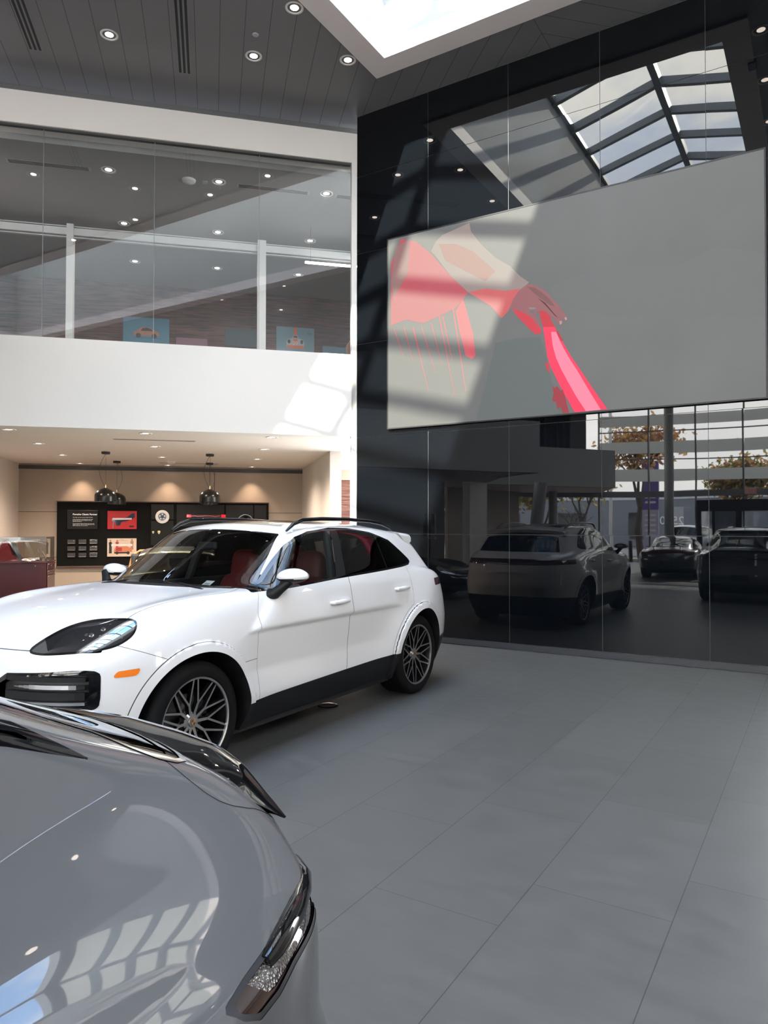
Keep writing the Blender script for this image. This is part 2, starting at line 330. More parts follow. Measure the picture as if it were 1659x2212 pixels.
wallseg('wall_right_light_block',M_white,(3.55,5.5),(4.6,-9.2),2.99,4.4,-.3); wallseg('wall_right_light_block_lower',mat('right_light_block_taupe',(.07,.065,.06),.6),(7.5,4.5),(7.2,-7.6),0,3.0,-.1)  # unseen walls added to cut side light, kept low to admit sky light
b=MB(); b.add([(3.55,5.5,3.0),(4.6,-9.2,3.0),(7.4,-8.4,3.0),(7.6,5.5,3.0)],[(0,1,2,3)]); struct(b.build('ceiling_right_wing',M_white))

wallseg('wall_right_far',M_white2,(9.3,5.0),(9.3,-4.2),0,ZC,.2)
# ================================================================ FACADE (behind the camera, seen in the black glass)
M_mull=mat('mullion_grey',(.25,.25,.25),.4,metal=.3)
FP=[(-11.5,-9.6),(-9.6,-10.6),(-7.8,-11.4),(-6.0,-12.0),(-4.3,-12.35),(-2.6,-12.45),(-.9,-12.35),(.9,-12.0),(2.7,-11.4),(4.5,-10.5),(6.2,-9.3),(7.6,-7.8),(8.6,-6.0),(9.2,-4.0)]
t=thing('curtain_wall','curved full height glass facade with thin grey mullions behind the show cars','glass facade',(-2.6,-12.45,0))
for i in range(len(FP)-1):
    p,q=FP[i],FP[i+1]; top=3.0 if i<2 else ZC
    inv(t,MB().add([(p[0],p[1],0),(q[0],q[1],0),(q[0],q[1],top),(p[0],p[1],top)],[(0,1,2,3)])).build('glass_pane',M_glass,t)
for i,p in enumerate(FP):
    top=3.0 if i<2 else ZC
    inv(t,MB().box(p[0]-.03,p[0]+.03,p[1]-.05,p[1]+.05,0,top)).build('mullion',M_mull,t)
def strip(b,z0,z1,off0,off1,i0=0):
    for i in range(i0,len(FP)-1):
        p,q=Vector((*FP[i],0)),Vector((*FP[i+1],0)); d=(q-p).normalized(); n=Vector((-d.y,d.x,0))
        A=[p+n*off0,q+n*off0,q+n*off1,p+n*off1]
        b.add([(v.x,v.y,z0) for v in A]+[(v.x,v.y,z1) for v in A],[(0,3,2,1),(4,5,6,7),(0,1,5,4),(1,2,6,5),(2,3,7,6),(3,0,4,7)])
b=MB(); strip(b,2.82,3.05,-.12,.12); inv(t,b).build('transom_beam',M_mull,t)
for z in (4.3,5.4,6.55): b=MB(); strip(b,z-.02,z+.02,-.04,.04,2); inv(t,b).build('transom',M_mull,t)
M_louv=mat('louvre_white',(.72,.74,.74),.5)
N_,L_=nodes(M_louv); tr_=N_.new('ShaderNodeBsdfTranslucent'); tr_.inputs[0].default_value=(.55,.58,.58,1); mx_=N_.new('ShaderNodeMixShader'); mx_.inputs[0].default_value=.45
L_.new(N_['Principled BSDF'].outputs[0],mx_.inputs[1]); L_.new(tr_.outputs[0],mx_.inputs[2]); L_.new(mx_.outputs[0],N_['Material Output'].inputs[0])
for z in (3.45,4.55,5.65,6.75):
    b=MB()
    for i in range(2,len(FP)-1):
        p,q=Vector((*FP[i],0)),Vector((*FP[i+1],0)); d=(q-p).normalized(); n=Vector((d.y,-d.x,0))
        A=[p+n*.12,q+n*.12,q+n*.34,p+n*.34]
        b.add([(A[0].x,A[0].y,z),(A[1].x,A[1].y,z),(A[2].x,A[2].y,z+.48),(A[3].x,A[3].y,z+.48)],[(0,1,2,3)])
    inv(t,b).build('sunshade_louvre',M_louv,t)
# entrance portal
t=thing('entrance_portal','black framed entrance vestibule under the beam of the glass facade','doorway',(-1.6,-12.0,0))
b=MB(); b.box(-4.1,.9,-12.15,-11.0,2.2,2.62); b.box(-4.1,-3.95,-11.2,-11.0,0,2.2); b.box(-3.55,-3.45,-11.2,-11.1,0,2.2); b.box(-2.75,-2.55,-11.2,-11.0,0,2.2); b.box(-1.6,-1.35,-11.2,-11.0,0,2.2); b.box(.75,.9,-11.2,-11.0,0,2.2); inv(t,b).build('frame',M_black,t)
inv(t,MB().box(-3.95,.75,-11.12,-11.10,0,2.2)).build('glass_door',M_glass,t)
for nm,x,y,r,l in (('c',-5.0,-10.6,.17,'grey round column by the glass facade beside the entrance'),('c',-7.6,-3.3,.2,'leaning grey round column under the white wing'),('c',-9.0,-9.2,.17,'slim grey column by the low side windows')):
    t=thing('round_column',l,'column',(x,y,0),0,'round grey columns'); dx=.35 if r==.2 else 0
    MB().tube([(dx*-.5,0,0),(dx*.5,0,2.99 if x<-7 else ZC)],r,24).build('shaft',mat('column_grey',(.33,.33,.32),.5),t,True)
t=thing('exit_sign','small red exit sign hanging under the facade beam','sign',(-2.3,-11.6,2.95))
MB().rbox(-.19,.19,-.03,.03,-.12,.12,.01).build('housing',mat('sign_white',(.7,.68,.66),.5),t)
text_obj('lettering','EXIT',.20,Matrix.Translation((0,.033,-.07))@Matrix.Rotation(pi,4,'Z')@Matrix.Rotation(pi/2,4,'X'),mat('exit_red',(.6,.02,.02),.5,emit=(1,.05,.04),es=2.5),t,align='CENTER')
# ---------------- outdoors
M_asph=mat('asphalt',(.16,.16,.165),.9); struct(MB().quad((-80,-90,-.02),(60,-90,-.02),(60,-12.7,-.02),(-80,-12.7,-.02)).build('floor_parking_lot',M_asph))
struct(MB().quad((-80,-12.7,-.02),(-24,-12.7,-.02),(-24,10,-.02),(-80,10,-.02)).build('floor_side_yard',M_asph))
M_grass=mat('dry_grass',(.3,.2,.06),.9); noise_color(M_grass,(.16,.14,.04),(.52,.32,.09),ns=30)
tag(MB().quad((-34,-21.5,.0),(-6,-21.5,.0),(-6,-17.2,.0),(-34,-17.2,.0)).build('grass_verge',M_grass),'strip of autumn grass covered with fallen leaves beside the parking lot','grass',kind='stuff')
tag(MB().box(-34,-6,-17.2,-16.9,-.02,.13).build('kerb',mat('concrete',(.5,.49,.47),.8)),'pale concrete kerb along the leafy grass strip','kerb')
M_bldg=mat('grey_block_building',(.22,.23,.25),.8)
t=thing('office_building','low grey office building across the lot with number 2550','building',(-14,-44,0))
MB().box(-34,30,-6,0,0,3.9).build('wall',M_bldg,t); MB().box(-34.2,30.2,-6.05,.05,3.9,4.6).build('fascia_band',mat('white_fascia_band',(.62,.63,.65),.7),t)
for i in range(9): MB().box(-30+i*6,-27.6+i*6,0,.05,.6,2.8).build('window',mat('office_window',(.03,.035,.04),.1),t)
text_obj('house_number','2550',.95,Matrix.Translation((3.4,.06,1.75))@Matrix.Rotation(pi,4,'Z')@Matrix.Rotation(pi/2,4,'X'),mat('number_white',(.85,.85,.85),.6),t,align='CENTER')
t=thing('office_building','dark grey two storey building with white window frames at the far right','building',(33,-38,0))
MB().box(-12,14,-8,0,0,7).build('wall',mat('slate_wall',(.09,.10,.12),.8),t)
for i in range(4): MB().box(-10+i*5,-8.6+i*5,0,.06,1.2,3.2).build('window',M_white,t)
t=thing('pylon_sign','tall purple banner sign post standing in the street verge','sign',(-8.6,-25.5,0))
MB().box(-.45,.45,-.1,.1,2.6,5.4).build('purple_face',mat('purple',(.10,.06,.22),.5),t); MB().box(-.45,.45,-.1,.1,.3,2.6).build('tenant_panel',mat('sign_grey',(.33,.30,.36),.6),t)
text_obj('logo_mark','◇',.7,Matrix.Translation((0,.12,4.35))@Matrix.Rotation(pi,4,'Z')@Matrix.Rotation(pi/2,4,'X'),M_white,t,align='CENTER')
[MB().box(-.3,.3,.1,.12,z,z+.12).build('text_line',mat('sign_lines',(.5,.48,.55),.6) if z>3.2 else bpy.data.materials['sign_lines'],t) for z in (3.3,3.0,2.2,1.9,1.6,1.3,1.0)]
t=thing('lamp_post','white slim lamp post outside the curved facade','lamp post',(-8.9,-17.6,0)); MB().tube([(0,0,0),(0,0,7.5)],.075,12).build('pole',M_white,t,True); MB().rbox(-.5,.1,-.12,.12,7.5,7.6,.02).build('lamp_head',M_white,t)
t=thing('black_bollard','short black bollard at the edge of the grass','bollard',(-7.7,-16.2,0)); MB().lathe([(0,1.0),(.07,.98),(.09,.9),(.09,0)],16).build('post',M_black,t,True)
M_bark=mat('bark',(.07,.05,.04),.9); leafm=[mat('leaf_gold',(.45,.30,.10),.7),mat('leaf_green',(.20,.22,.08),.7),mat('leaf_rust',(.36,.20,.11),.7)]
for m_ in leafm:
    N_,L_=nodes(m_); tr_=N_.new('ShaderNodeBsdfTranslucent'); tr_.inputs[0].default_value=[min(1,c*1.5) for c in m_.node_tree.nodes['Principled BSDF'].inputs['Base Color'].default_value[:3]]+[1]; mx_=N_.new('ShaderNodeMixShader'); mx_.inputs[0].default_value=.5
    L_.new(N_['Principled BSDF'].outputs[0],mx_.inputs[1]); L_.new(tr_.outputs[0],mx_.inputs[2]); L_.new(mx_.outputs[0],N_['Material Output'].inputs[0])
def tree(x,y,h,cr,seed,name,label,leaves=True,kinds=(0,1,2),dens=1.0):
    r=random.Random(seed); t=thing(name,label,'tree',(x,y,0),0,'autumn trees across the parking lot'); b=MB(); tips=[]
    def br(p,d,l,rad,k):
        q=p+d*l; mid=p+d*(l*.5)+Vector((r.uniform(-.06,.06),r.uniform(-.06,.06),0))*l
        b.tube([p,mid,q],[rad,rad*.8,rad*.62],5 if k else 8,caps=False)
        if k>=4: tips.append(q); return
        if k>=2: tips.append(q)
        for _ in range(3 if k<3 else 2):
            a=r.uniform(0,2*pi); sp=r.uniform(.35,.8); nd=(d+Vector((cos(a),sin(a),r.uniform(-.1,.35)))*sp).normalized()
            br(q,nd,l*r.uniform(.6,.8),rad*.58,k+1)
    br(Vector((0,0,0)),Vector((0,0,1)),h*.30,h*.022,0)
    b.build('trunk',M_bark,t)
    if leaves:
        vs=[];fs=[];mi=[]
        for q in tips:
            for _ in range(int(26*dens)):
                c=q+Vector((r.gauss(0,1),r.gauss(0,1),r.gauss(0,.8)))*cr*.14; s=r.uniform(.10,.20)
                u=Vector((r.uniform(-1,1),r.uniform(-1,1),r.uniform(-1,1))).normalized(); w=u.orthogonal().normalized(); i=len(vs)
                vs+=[c-u*s,c+w*s*.6,c+u*s,c-w*s*.6]; fs.append((i,i+1,i+2,i+3)); mi.append(r.choice(kinds))
        tag(mesh_obj('foliage',vs,fs,leafm,t,mi=mi),kind='stuff')
    return t
G='autumn trees across the parking lot'
tree(-8.1,-20.3,8.6,3.0,1,'autumn_tree','big half bare tree with rust leaves beside the lamp post',kinds=(2,0,2),dens=.6)
tree(-12.6,-18.6,5.2,2.6,2,'autumn_tree','gold leaved tree nearest the low side windows',kinds=(0,1))
tree(-18.6,-20.6,5.6,2.6,3,'autumn_tree','green and gold tree outside the low side windows, farther left',kinds=(0,1,1))
tree(-21.5,-25,7,3,13,'autumn_tree','small golden tree far outside the low side windows',kinds=(0,0,1))
tree(-13.2,-27.5,6.5,2.8,4,'autumn_tree','green tree behind the purple sign',kinds=(1,0,1))
tree(-3.9,-22.6,5.8,2.6,5,'autumn_tree','golden tree right of the thick column',kinds=(0,1,2))
tree(1.9,-24.6,5.4,2.4,6,'autumn_tree','golden tree above the entrance portal',kinds=(0,0,1))
tree(6.0,-26,5.6,2.5,7,'autumn_tree','rust coloured tree at the right of the entrance',kinds=(2,0))
tree(-27.5,-20,7,3,8,'autumn_tree','dense green tree at the far side yard',kinds=(1,1,0))
tree(-15.8,-15.6,3.0,1.6,9,'bare_shrub','bare twiggy shrub outside the side windows',leaves=False)
tree(-10.4,-16.6,3.2,2,10,'bare_shrub','bare twiggy shrub near the white lamp post',leaves=False)
# ================================================================ LED SCREEN
t=thing('led_screen','large LED video screen showing a hand holding a glowing red strip','screen',(-2.99,YW,3.045))
M_scr=mat('led_surface',(.033,.034,.030),.6,spec=.25,emit=(1,1,1.03),es=.2)
N_,L_=nodes(M_scr); v_=mapped(N_,L_,(1,1,1)); n_=N_.new('ShaderNodeTexNoise'); n_.inputs['Scale'].default_value=.9; n_.inputs['Detail'].default_value=3; L_.new(v_,n_.inputs[0])
r_=N_.new('ShaderNodeMapRange'); r_.inputs[3].default_value=.115; r_.inputs[4].default_value=.17; L_.new(n_.outputs[0],r_.inputs[0]); L_.new(r_.outputs[0],N_['Principled BSDF'].inputs['Emission Strength'])
inv(t,MB().box(-5.43,-.545,YW-.06,YW-.01,3.062,5.83)).build('display_panel',M_scr,t)
b=MB(); [b.box(*q) for q in ((-5.447,-.527,YW-.065,YW-.005,3.045,3.062),(-5.447,-.527,YW-.065,YW-.005,5.83,5.847),(-5.447,-5.43,YW-.065,YW-.005,3.062,5.83),(-.545,-.527,YW-.065,YW-.005,3.062,5.83))]
inv(t,b).build('bezel',M_black,t)
def em(n,c,s,base=(.033,.033,.030)): return mat('led_'+n,base,.6,spec=.25,emit=c,es=s)
pics=[('shape',.06,(.97,1,1.02),.145,[(-2.995,4.692),(-2.703,4.8),(-2.002,4.793),(-1.438,4.686),(-1.037,4.839),(-.56,4.677),(-.56,3.959),(-2.303,4.233),(-2.865,4.446)]),
('dark',0,(.85,.97,1),.13,[(-3.749,4.086),(-3.468,4.115),(-3.129,4.084),(-3.047,3.832),(-2.967,3.439),(-2.775,3.066),(-4.04,3.075),(-3.894,3.533)]),
('cloth',0,(1,.14,.20),.50,[(-5.379,5.47),(-5.211,5.801),(-4.964,5.713),(-4.724,5.486),(-4.412,5.111),(-4.141,4.839),(-4.337,4.648),(-4.844,4.515),(-5.128,4.611),(-5.387,4.559)]),
('pale',0,(1,.50,.50),.30,[(-5.30,5.70),(-5.066,5.77),(-5.10,5.28),(-5.336,4.952),(-5.379,5.214)]),
('sleeve',0,(1,.78,.74),.30,[(-4.547,5.714),(-4.128,5.797),(-4.102,5.671),(-3.962,5.471),(-3.746,5.241),(-3.535,5.084),(-3.397,4.926),(-3.278,4.823),(-3.397,4.729),(-3.519,4.584),(-3.564,4.492),(-3.659,4.407),(-3.819,4.599),(-4.148,4.84),(-4.412,5.111),(-4.645,5.435),(-4.724,5.522),(-4.645,5.647)]),
('cuffshade',0,(1,.16,.18),.6,[(-4.148,4.84),(-3.891,4.847),(-3.606,4.765),(-3.397,4.762),(-3.519,4.584),(-3.564,4.492),(-3.659,4.407),(-3.819,4.599)]),
('fold',0,(1,.42,.38),.34,[(-4.60,5.60),(-4.335,5.548),(-4.073,5.391),(-3.747,5.057),(-3.891,4.949),(-4.185,5.139),(-4.5,5.35)]),
('redtail',0,(1,.12,.18),.6,[(-4.223,4.767),(-4.075,4.266),(-4.039,3.955),(-4.094,3.911),(-4.187,3.973),(-4.28,4.329),(-4.337,4.613)])]
for q in [[(-5.344,4.517),(-5.327,4.514),(-5.154,4.057),(-5.161,4.058)],[(-5.169,4.509),(-5.152,4.507),(-5.015,3.998),(-5.021,3.998)],[(-5.025,4.489),(-5.001,4.485),(-4.755,3.534),(-4.764,3.535)],[(-4.884,4.486),(-4.868,4.483),(-4.647,3.785),(-4.654,3.786)],[(-4.606,4.6),(-4.587,4.6),(-4.342,3.414),(-4.349,3.415)],[(-4.394,4.688),(-4.367,4.683),(-4.177,3.477),(-4.188,3.478)],[(-4.548,4.576),(-4.525,4.573),(-4.385,3.929),(-4.394,3.93)],[(-4.724,4.498),(-4.708,4.495),(-4.542,3.878),(-4.548,3.879)]]: pics.append(('streak',0,(1,.14,.20),.55,q))
pics+=[('hand',0,(1,.33,.38),.30,[(-3.50,4.63),(-3.41,4.74),(-3.295,4.803),(-3.2,4.775),(-3.11,4.712),(-3.02,4.64),(-2.962,4.558),(-2.88,4.46),(-2.833,4.377),(-2.775,4.30),(-2.765,4.262),(-2.782,4.245),(-2.815,4.252),(-2.86,4.31),(-2.885,4.33),(-2.85,4.28),(-2.823,4.235),(-2.832,4.205),(-2.862,4.198),(-2.9,4.23),(-2.963,4.318),(-3.02,4.35),(-2.985,4.29),(-2.955,4.235),(-2.964,4.212),(-2.99,4.215),(-3.029,4.263),(-3.08,4.34),(-3.144,4.426),(-3.195,4.402),(-3.15,4.30),(-3.112,4.195),(-3.105,4.15),(-3.13,4.118),(-3.189,4.125),(-3.25,4.18),(-3.296,4.238),(-3.36,4.31),(-3.433,4.389),(-3.536,4.521)]),
('thumb',0,(1,.03,.08),.62,[(-3.50,4.50),(-3.42,4.475),(-3.33,4.42),(-3.25,4.36),(-3.18,4.27),(-3.118,4.185),(-3.112,4.15),(-3.135,4.125),(-3.189,4.13),(-3.25,4.185),(-3.33,4.28),(-3.43,4.39)]),
('palm',0,(1,.02,.06),.60,[(-3.144,4.43),(-3.062,4.405),(-3.0,4.34),(-2.97,4.26),(-2.931,4.201),(-2.941,4.132),(-3.029,4.137),(-3.1,4.24)]),
('knuckle',0,(1,.35,.38),.20,[(-3.30,4.77),(-3.2,4.74),(-3.1,4.66),(-3.0,4.56),(-2.93,4.45),(-3.0,4.48),(-3.1,4.57),(-3.2,4.66)]),
('finger_gap',0,(.5,.05,.07),.12,[(-3.16,4.60),(-3.05,4.48),(-2.93,4.33),(-2.885,4.29),(-2.94,4.36),(-3.06,4.52)]),
('glow',0,(1,.02,.10),.95,[(-3.089,4.208),(-2.931,4.185),(-2.88,4.07),(-2.819,3.962),(-2.72,3.78),(-2.599,3.589),(-2.44,3.33),(-2.273,3.074),(-2.68,3.068),(-2.76,3.22),(-2.837,3.362),(-2.982,3.664),(-3.03,3.80),(-3.047,3.928)]),
('bright',0,(1,.22,.34),1.05,[(-2.98,4.128),(-2.915,4.119),(-2.87,4.01),(-2.819,3.899),(-2.74,3.75),(-2.646,3.594),(-2.5,3.33),(-2.354,3.074),(-2.539,3.071),(-2.65,3.25),(-2.757,3.449),(-2.85,3.63),(-2.916,3.784),(-2.96,3.95)]),
('spill',0,(1,.04,.10),.34,[(-2.967,3.439),(-2.94,3.40),(-2.90,3.42),(-2.86,3.36),(-2.83,3.37),(-2.80,3.28),(-2.78,3.18),(-2.75,3.069),(-2.83,3.069),(-2.86,3.16),(-2.90,3.12),(-2.92,3.22),(-2.97,3.24),(-2.95,3.33)]),
('spill',0,(1,.03,.08),.6,[(-3.064,3.738),(-3.015,3.732),(-2.999,3.602),(-3.03,3.63)]),('spill',0,(1,.03,.08),.5,[(-2.915,4.151),(-2.87,4.09),(-2.819,3.994),(-2.851,3.992),(-2.893,4.068)]),
('ring',0,(.7,.8,.9),.30,[(-3.279,4.49),(-3.194,4.478),(-3.185,4.455),(-3.27,4.465)]),('ring',0,(.5,.6,.7),.24,[(-3.27,4.44),(-3.19,4.44),(-3.20,4.41),(-3.262,4.416)]),
('nail',0,(1,.75,.7),.42,[(-2.808,4.285),(-2.778,4.29),(-2.772,4.255),(-2.79,4.25)]),('nail',0,(1,.7,.66),.42,[(-2.872,4.25),(-2.838,4.25),(-2.84,4.21),(-2.865,4.205)])]
b=MB(); ms=[]; 
for i,(n,_,c,s,pts) in enumerate(pics):
    base=(.033,.034,.030)
    pass
    pass
    ms.append(em(n,c,s,base)); h=YW-.0605-.00025*(i+1); b.prism(pts,h,h+.0002,lambda a,c,h:(a,h,c),i)
inv(t,b).build('picture',ms,t)
# ================================================================ CEILING FIXTURES
def downlight(name,label,loc,group,r=.075,flip=False,lm=None,es=None):
    t=thing(name,label,'ceiling light',loc,0,group)
    MB().lathe([(r*1.3,0),(r*1.3,-.006),(r*1.05,-.008),(r,-.004),(r*.92,.03)],24).build('trim_ring',M_trim,t,True)
    MB().lathe([(r*.92,.004),(r*.6,.0),(0,-.002)],20).build('lamp',lm or M_lamp,t,True)
    return t
def spot(parent,e,ang=75,col=(1,.83,.66),blend=.5,r=.05,loc=(0,0,-.03),rot=(0,0,0)):
    l=bpy.data.lights.new('bulb_light','SPOT'); l.energy=e; l.spot_size=R_(ang); l.spot_blend=blend; l.color=col; l.shadow_soft_size=r
    o=bpy.data.objects.new('bulb_light',l); COL.objects.link(o); o.parent=parent; o.location=loc; o.rotation_euler=rot; return o
G='recessed downlights in the hall ceiling'
hl=[((-7.695,5.856),'bright recessed downlight left of the dark air slot over the balcony'),((-6.41,7.127),'bright recessed downlight below the small sprinkler disc'),((-5.39,6.71),'bright recessed downlight at the top edge beside the skylight frame'),((-5.39,7.848),'bright recessed downlight next to the pointed skylight corner'),
 ((-5.39,5.3),'recessed downlight along the west skylight edge, third from the corner'),((-.63,7.97),'recessed downlight along the east skylight edge seen at the upper right of the black glass'),((-.66,6.8),'recessed downlight along the east skylight edge beside the small camera'),((-.68,5.6),'recessed downlight along the east skylight edge, third from the mirror wall'),((-9.0,4.6),'recessed downlight at the far left of the hall ceiling'),((-7.6,3.2),'recessed downlight over the left aisle behind the camera line'),((-6.3,4.3),'recessed downlight west of the skylight above the grey car'),((-5.39,3.2),'recessed downlight along the west skylight edge above the grey car'),((-5.39,1.2),'recessed downlight along the west skylight edge behind the camera'),((-6.9,.8),'recessed downlight over the wing corner'),((-.68,3.2),'recessed downlight along the east skylight edge over the camera'),((-.68,1.0),'recessed downlight along the east skylight edge over the open floor'),((.8,4.5),'recessed downlight over the right aisle'),((.9,1.8),'recessed downlight over the right aisle behind the camera')]
for (x,y),l in hl: downlight('recessed_downlight',l,(x,y,ZC),G,.085)
G='air slots in the hall ceiling'
def slot(name,label,a,b_,w,z,n=3,frame=M_steel,dark=M_black,par=None):
    a=Vector((*a,0)); c=Vector((*b_,0)); d=(c-a); L=d.length; t=thing(name,label,'air vent',((a.x+c.x)/2,(a.y+c.y)/2,z),math.atan2(d.y,d.x),'triple slot air vents in the dark hall ceiling' if z>7.5 else 'grey air vents in the upper lounge ceiling')
    MB().box(-L/2,L/2,-w/2,w/2,-.004,.006).build('frame',frame,t)
    for i in range(n):
        y=-w/2+w*(i+.5)/n; MB().box(-L/2+.03,L/2-.03,y-w/n*.28,y+w/n*.28,-.006,-.003).build('slot',dark,t)
    return t
slot('linear_air_diffuser','dark triple slot air vent nearer the upper left corner of the ceiling',(-8.78,5.56),(-7.3,4.08),.17,ZC)
slot('linear_air_diffuser','dark triple slot air vent in the ceiling right of the first downlight',(-7.48,6.92),(-6.0,5.44),.17,ZC)
t=thing('sprinkler_cover','small white round sprinkler cover on the dark ceiling','sprinkler',(-6.109,6.826,ZC)); MB().lathe([(0,-.008),(.035,-.008),(.042,0)],20).build('disc',mat('cover_grey',(.45,.45,.45),.4),t,True)
t=thing('ceiling_camera','small dark twin camera on the ceiling by the east skylight edge','camera',(-1.2+.42,7.3,ZC)); MB().rbox(-.05,.05,-.09,.09,-.05,0,.01).build('housing',M_black,t)
# ================================================================ LOWER BAY
Gs='recessed lights in the bay soffit'
offs=[.4,2.17,4.1,6.02]; rows={4.9:'left',3.07:'middle',1.23:'right'}; ords=['front','second','third','rear']
for s,nm in rows.items():
    for k,o in enumerate(offs):
        t=downlight('soffit_downlight',f'{ords[k]} recessed light of the {nm} row in the bay soffit',LW(s,o,2.987),Gs,.075)
        if k==3: spot(t,75,84,(1,.74,.54),.8,.03)
        else: spot(t,330,150,(1,.80,.64),.8,.07)
def wall_thing(name,label,cat,s,off,z,grp=None,face=1):
    "thing whose local x runs to the right along the wall as seen from the hall, y into the wall, z up"
    return thing(name,label,cat,LW(s,off,z),pi/4,grp)
# rotation pi/4: local +x -> (.707,.707) = towards smaller s ; local +y -> (-.707,.707) = behind
t=wall_thing('smoke_detector','round white smoke detector on the bay soffit','smoke detector',2.95,5.0,2.987); MB().lathe([(0,-.05),(.07,-.045),(.09,-.01),(.09,0)],24).build('body',M_white,t,True)
for s,o,l in ((3.0,1.2,'nearer slim air slot in the bay soffit'),(2.6,5.4,'farther slim air slot in the bay soffit')):
    t=wall_thing('soffit_air_slot',l,'air vent',s,o,2.985,'slim air slots in the bay soffit'); MB().box(-.62,.62,-.03,.03,-.006,.002).build('frame',mat('slot_beige',(.5,.44,.40),.6),t); MB().box(-.6,.6,-.008,.008,-.009,-.005).build('slot',mat('slot_dark',(.15,.12,.10),.7),t)
def pendant(s,off,label,side):
    t=wall_thing('pendant_lamp',label,'pendant lamp',s,off,2.987,'black dome pendants in the bay')
    MB().lathe([(0,0),(.075,0),(.075,-.035),(.068,-.042),(0,-.042)],28).build('canopy',M_black,t,True)
    pts=[(0,0,-.04)]+[(side*.12*sin(pi*k/10)*(1-.2*k/10),0,-.04-.62*k/10) for k in range(1,11)]
    MB().tube(pts,.0035,6).build('cable',M_black,t); MB().tube([(0.004,0,-.04),(0.004,0,-.66)],.0025,6).build('suspension_wire',M_black,t)
    MB().lathe([(.0,-.60),(.014,-.60),(.016,-.66),(0,-.66)],14).build('socket_cap',mat('brass',(.55,.42,.25),.3,metal=1),t,True)
    MB().lathe([(.012,-.655),(.05,-.67),(.12,-.70),(.165,-.74),(.186,-.79),(.188,-.83),(.188,-.905),(.182,-.905),(.18,-.83),(.15,-.75),(.05,-.69)],40).build('shade',mat('pendant_black_enamel',(.006,.006,.006),.22,spec=.25),t,True)
    MB().lathe([(0,-.80),(.035,-.81),(.045,-.84),(.03,-.87),(0,-.88)],16).build('bulb',mat('bulb',(.9,.8,.7),.4,emit=(1,.7,.45),es=.6),t,True)
pendant(4.01,3.31,'black dome pendant lamp in front, left pair','x' and -1); pendant(4.05,5.23,'black dome pendant lamp behind, left pair',1)
pendant(2.16,3.28,'black dome pendant lamp in front, right pair',-1); pendant(2.17,5.22,'black dome pendant lamp mostly hidden behind the right front one',1)
# display board: local x from left edge (s=5.39) to right
t=wall_thing('display_board','long black display board with thin wood edge on the beige wall','display board',5.39,UO-.09,0)
MB().box(0,4.55,0,.085,.76,2.16).build('panel',mat('board_black',(.006,.006,.006),.7,spec=.1),t); b=MB(); b.box(-.01,4.56,-.03,.085,2.16,2.18); b.box(-.01,4.56,-.02,.085,.73,.76); b.build('wood_edge',mat('edge_wood',(.10,.055,.045),.4),t)
M_bp=mat('board_tile',(.010,.010,.010),.5,spec=.2)
for x0,x1,z0,z1 in ((1.95,2.44,1.78,2.12),(1.95,2.44,1.2,1.75),(2.5,3.55,1.62,2.12),(3.58,4.2,1.62,2.12),(4.22,4.5,1.62,2.12)): MB().rbox(x0,x1,-.02,.0,z0,z1,.004,seg=1).build('black_tile',M_bp,t)
def onboard(name,label,cat,x,z,grp=None):
    o=thing(name,label,cat,LW(5.39-x,UO-.112,z),pi/4,grp); return o
X1=lambda s:5.39-s
t=onboard('text_panel','black text panel headed Porsche Classic Partner in white letters','sign',X1(4.865),1.77)
t.location=LW(4.865,UO-.095,1.77)
MB().rbox(-.315,.315,-.02,0,-.21,.21,.006,seg=1).build('panel',M_bp,t); M_ink=mat('white_ink_glow',(.8,.8,.78),.6,emit=(1,1,1),es=.12)  # ink glows faintly so the lettering reads bright
FM=lambda x,y,z:Matrix.Translation((x,y,z))@Matrix.Rotation(pi/2,4,'X')
text_obj('heading','Porsche Classic Partner',.052,FM(-.2,-.022,.10),M_ink,t,.001,bold=.0012)
text_obj('body_text','The origin and home of your classic Porsche.\n\nAt Porsche Classic we keep history alive and\ngenuine. Parts for cars as unique as the day\nthey left the factory.\n\nAs your Porsche Classic Partner we service and\nrestore your car with care and original parts and\nskilled technicians at our location.',.0225,FM(-.2,-.022,.045),M_ink,t,.0006)
M_gl=mat('glossy_red_poster',(.42,.008,.008),.3,spec=.3)
t=onboard('car_poster','glossy red poster with a dark car fender picture','poster',X1(4.045),1.765); MB().box(-.305,.305,-.02,0,-.2,.2).build('sheet',M_gl,t)
b=MB(); fr=lambda a,c,h:(a,h,c); b.prism([(-.22,-.02),(-.2,.05),(-.05,.03),(.1,.06),(.2,.14),(.26,.16),(.27,.06),(.2,.02),(.1,-.02),(-.02,-.05),(-.05,-.12),(-.12,-.13),(-.14,-.06)],-.0215,-.02,fr,0); b.prism([(.14,-.13),(.24,-.12),(.25,-.155),(.16,-.16)],-.0215,-.02,fr,0); b.prism([(-.21,.0),(-.2,.045),(.2,.045),(.2,.01)],-.0225,-.0215,fr,1); b.prism([(-.2,-.18),(-.19,-.05),(-.175,-.05),(-.185,-.18)],-.0215,-.02,fr,0)
b.build('artwork',[M_blackg,mat('silver_flare',(.6,.6,.6),.3)],t)
t=onboard('advert_poster','beige vintage advert poster with people beside a red car','poster',X1(4.045),1.16); MB().box(-.305,.305,-.02,0,-.2,.2).build('sheet',mat('cream_paper',(.60,.47,.36),.25,coat=.6),t)
b=MB()
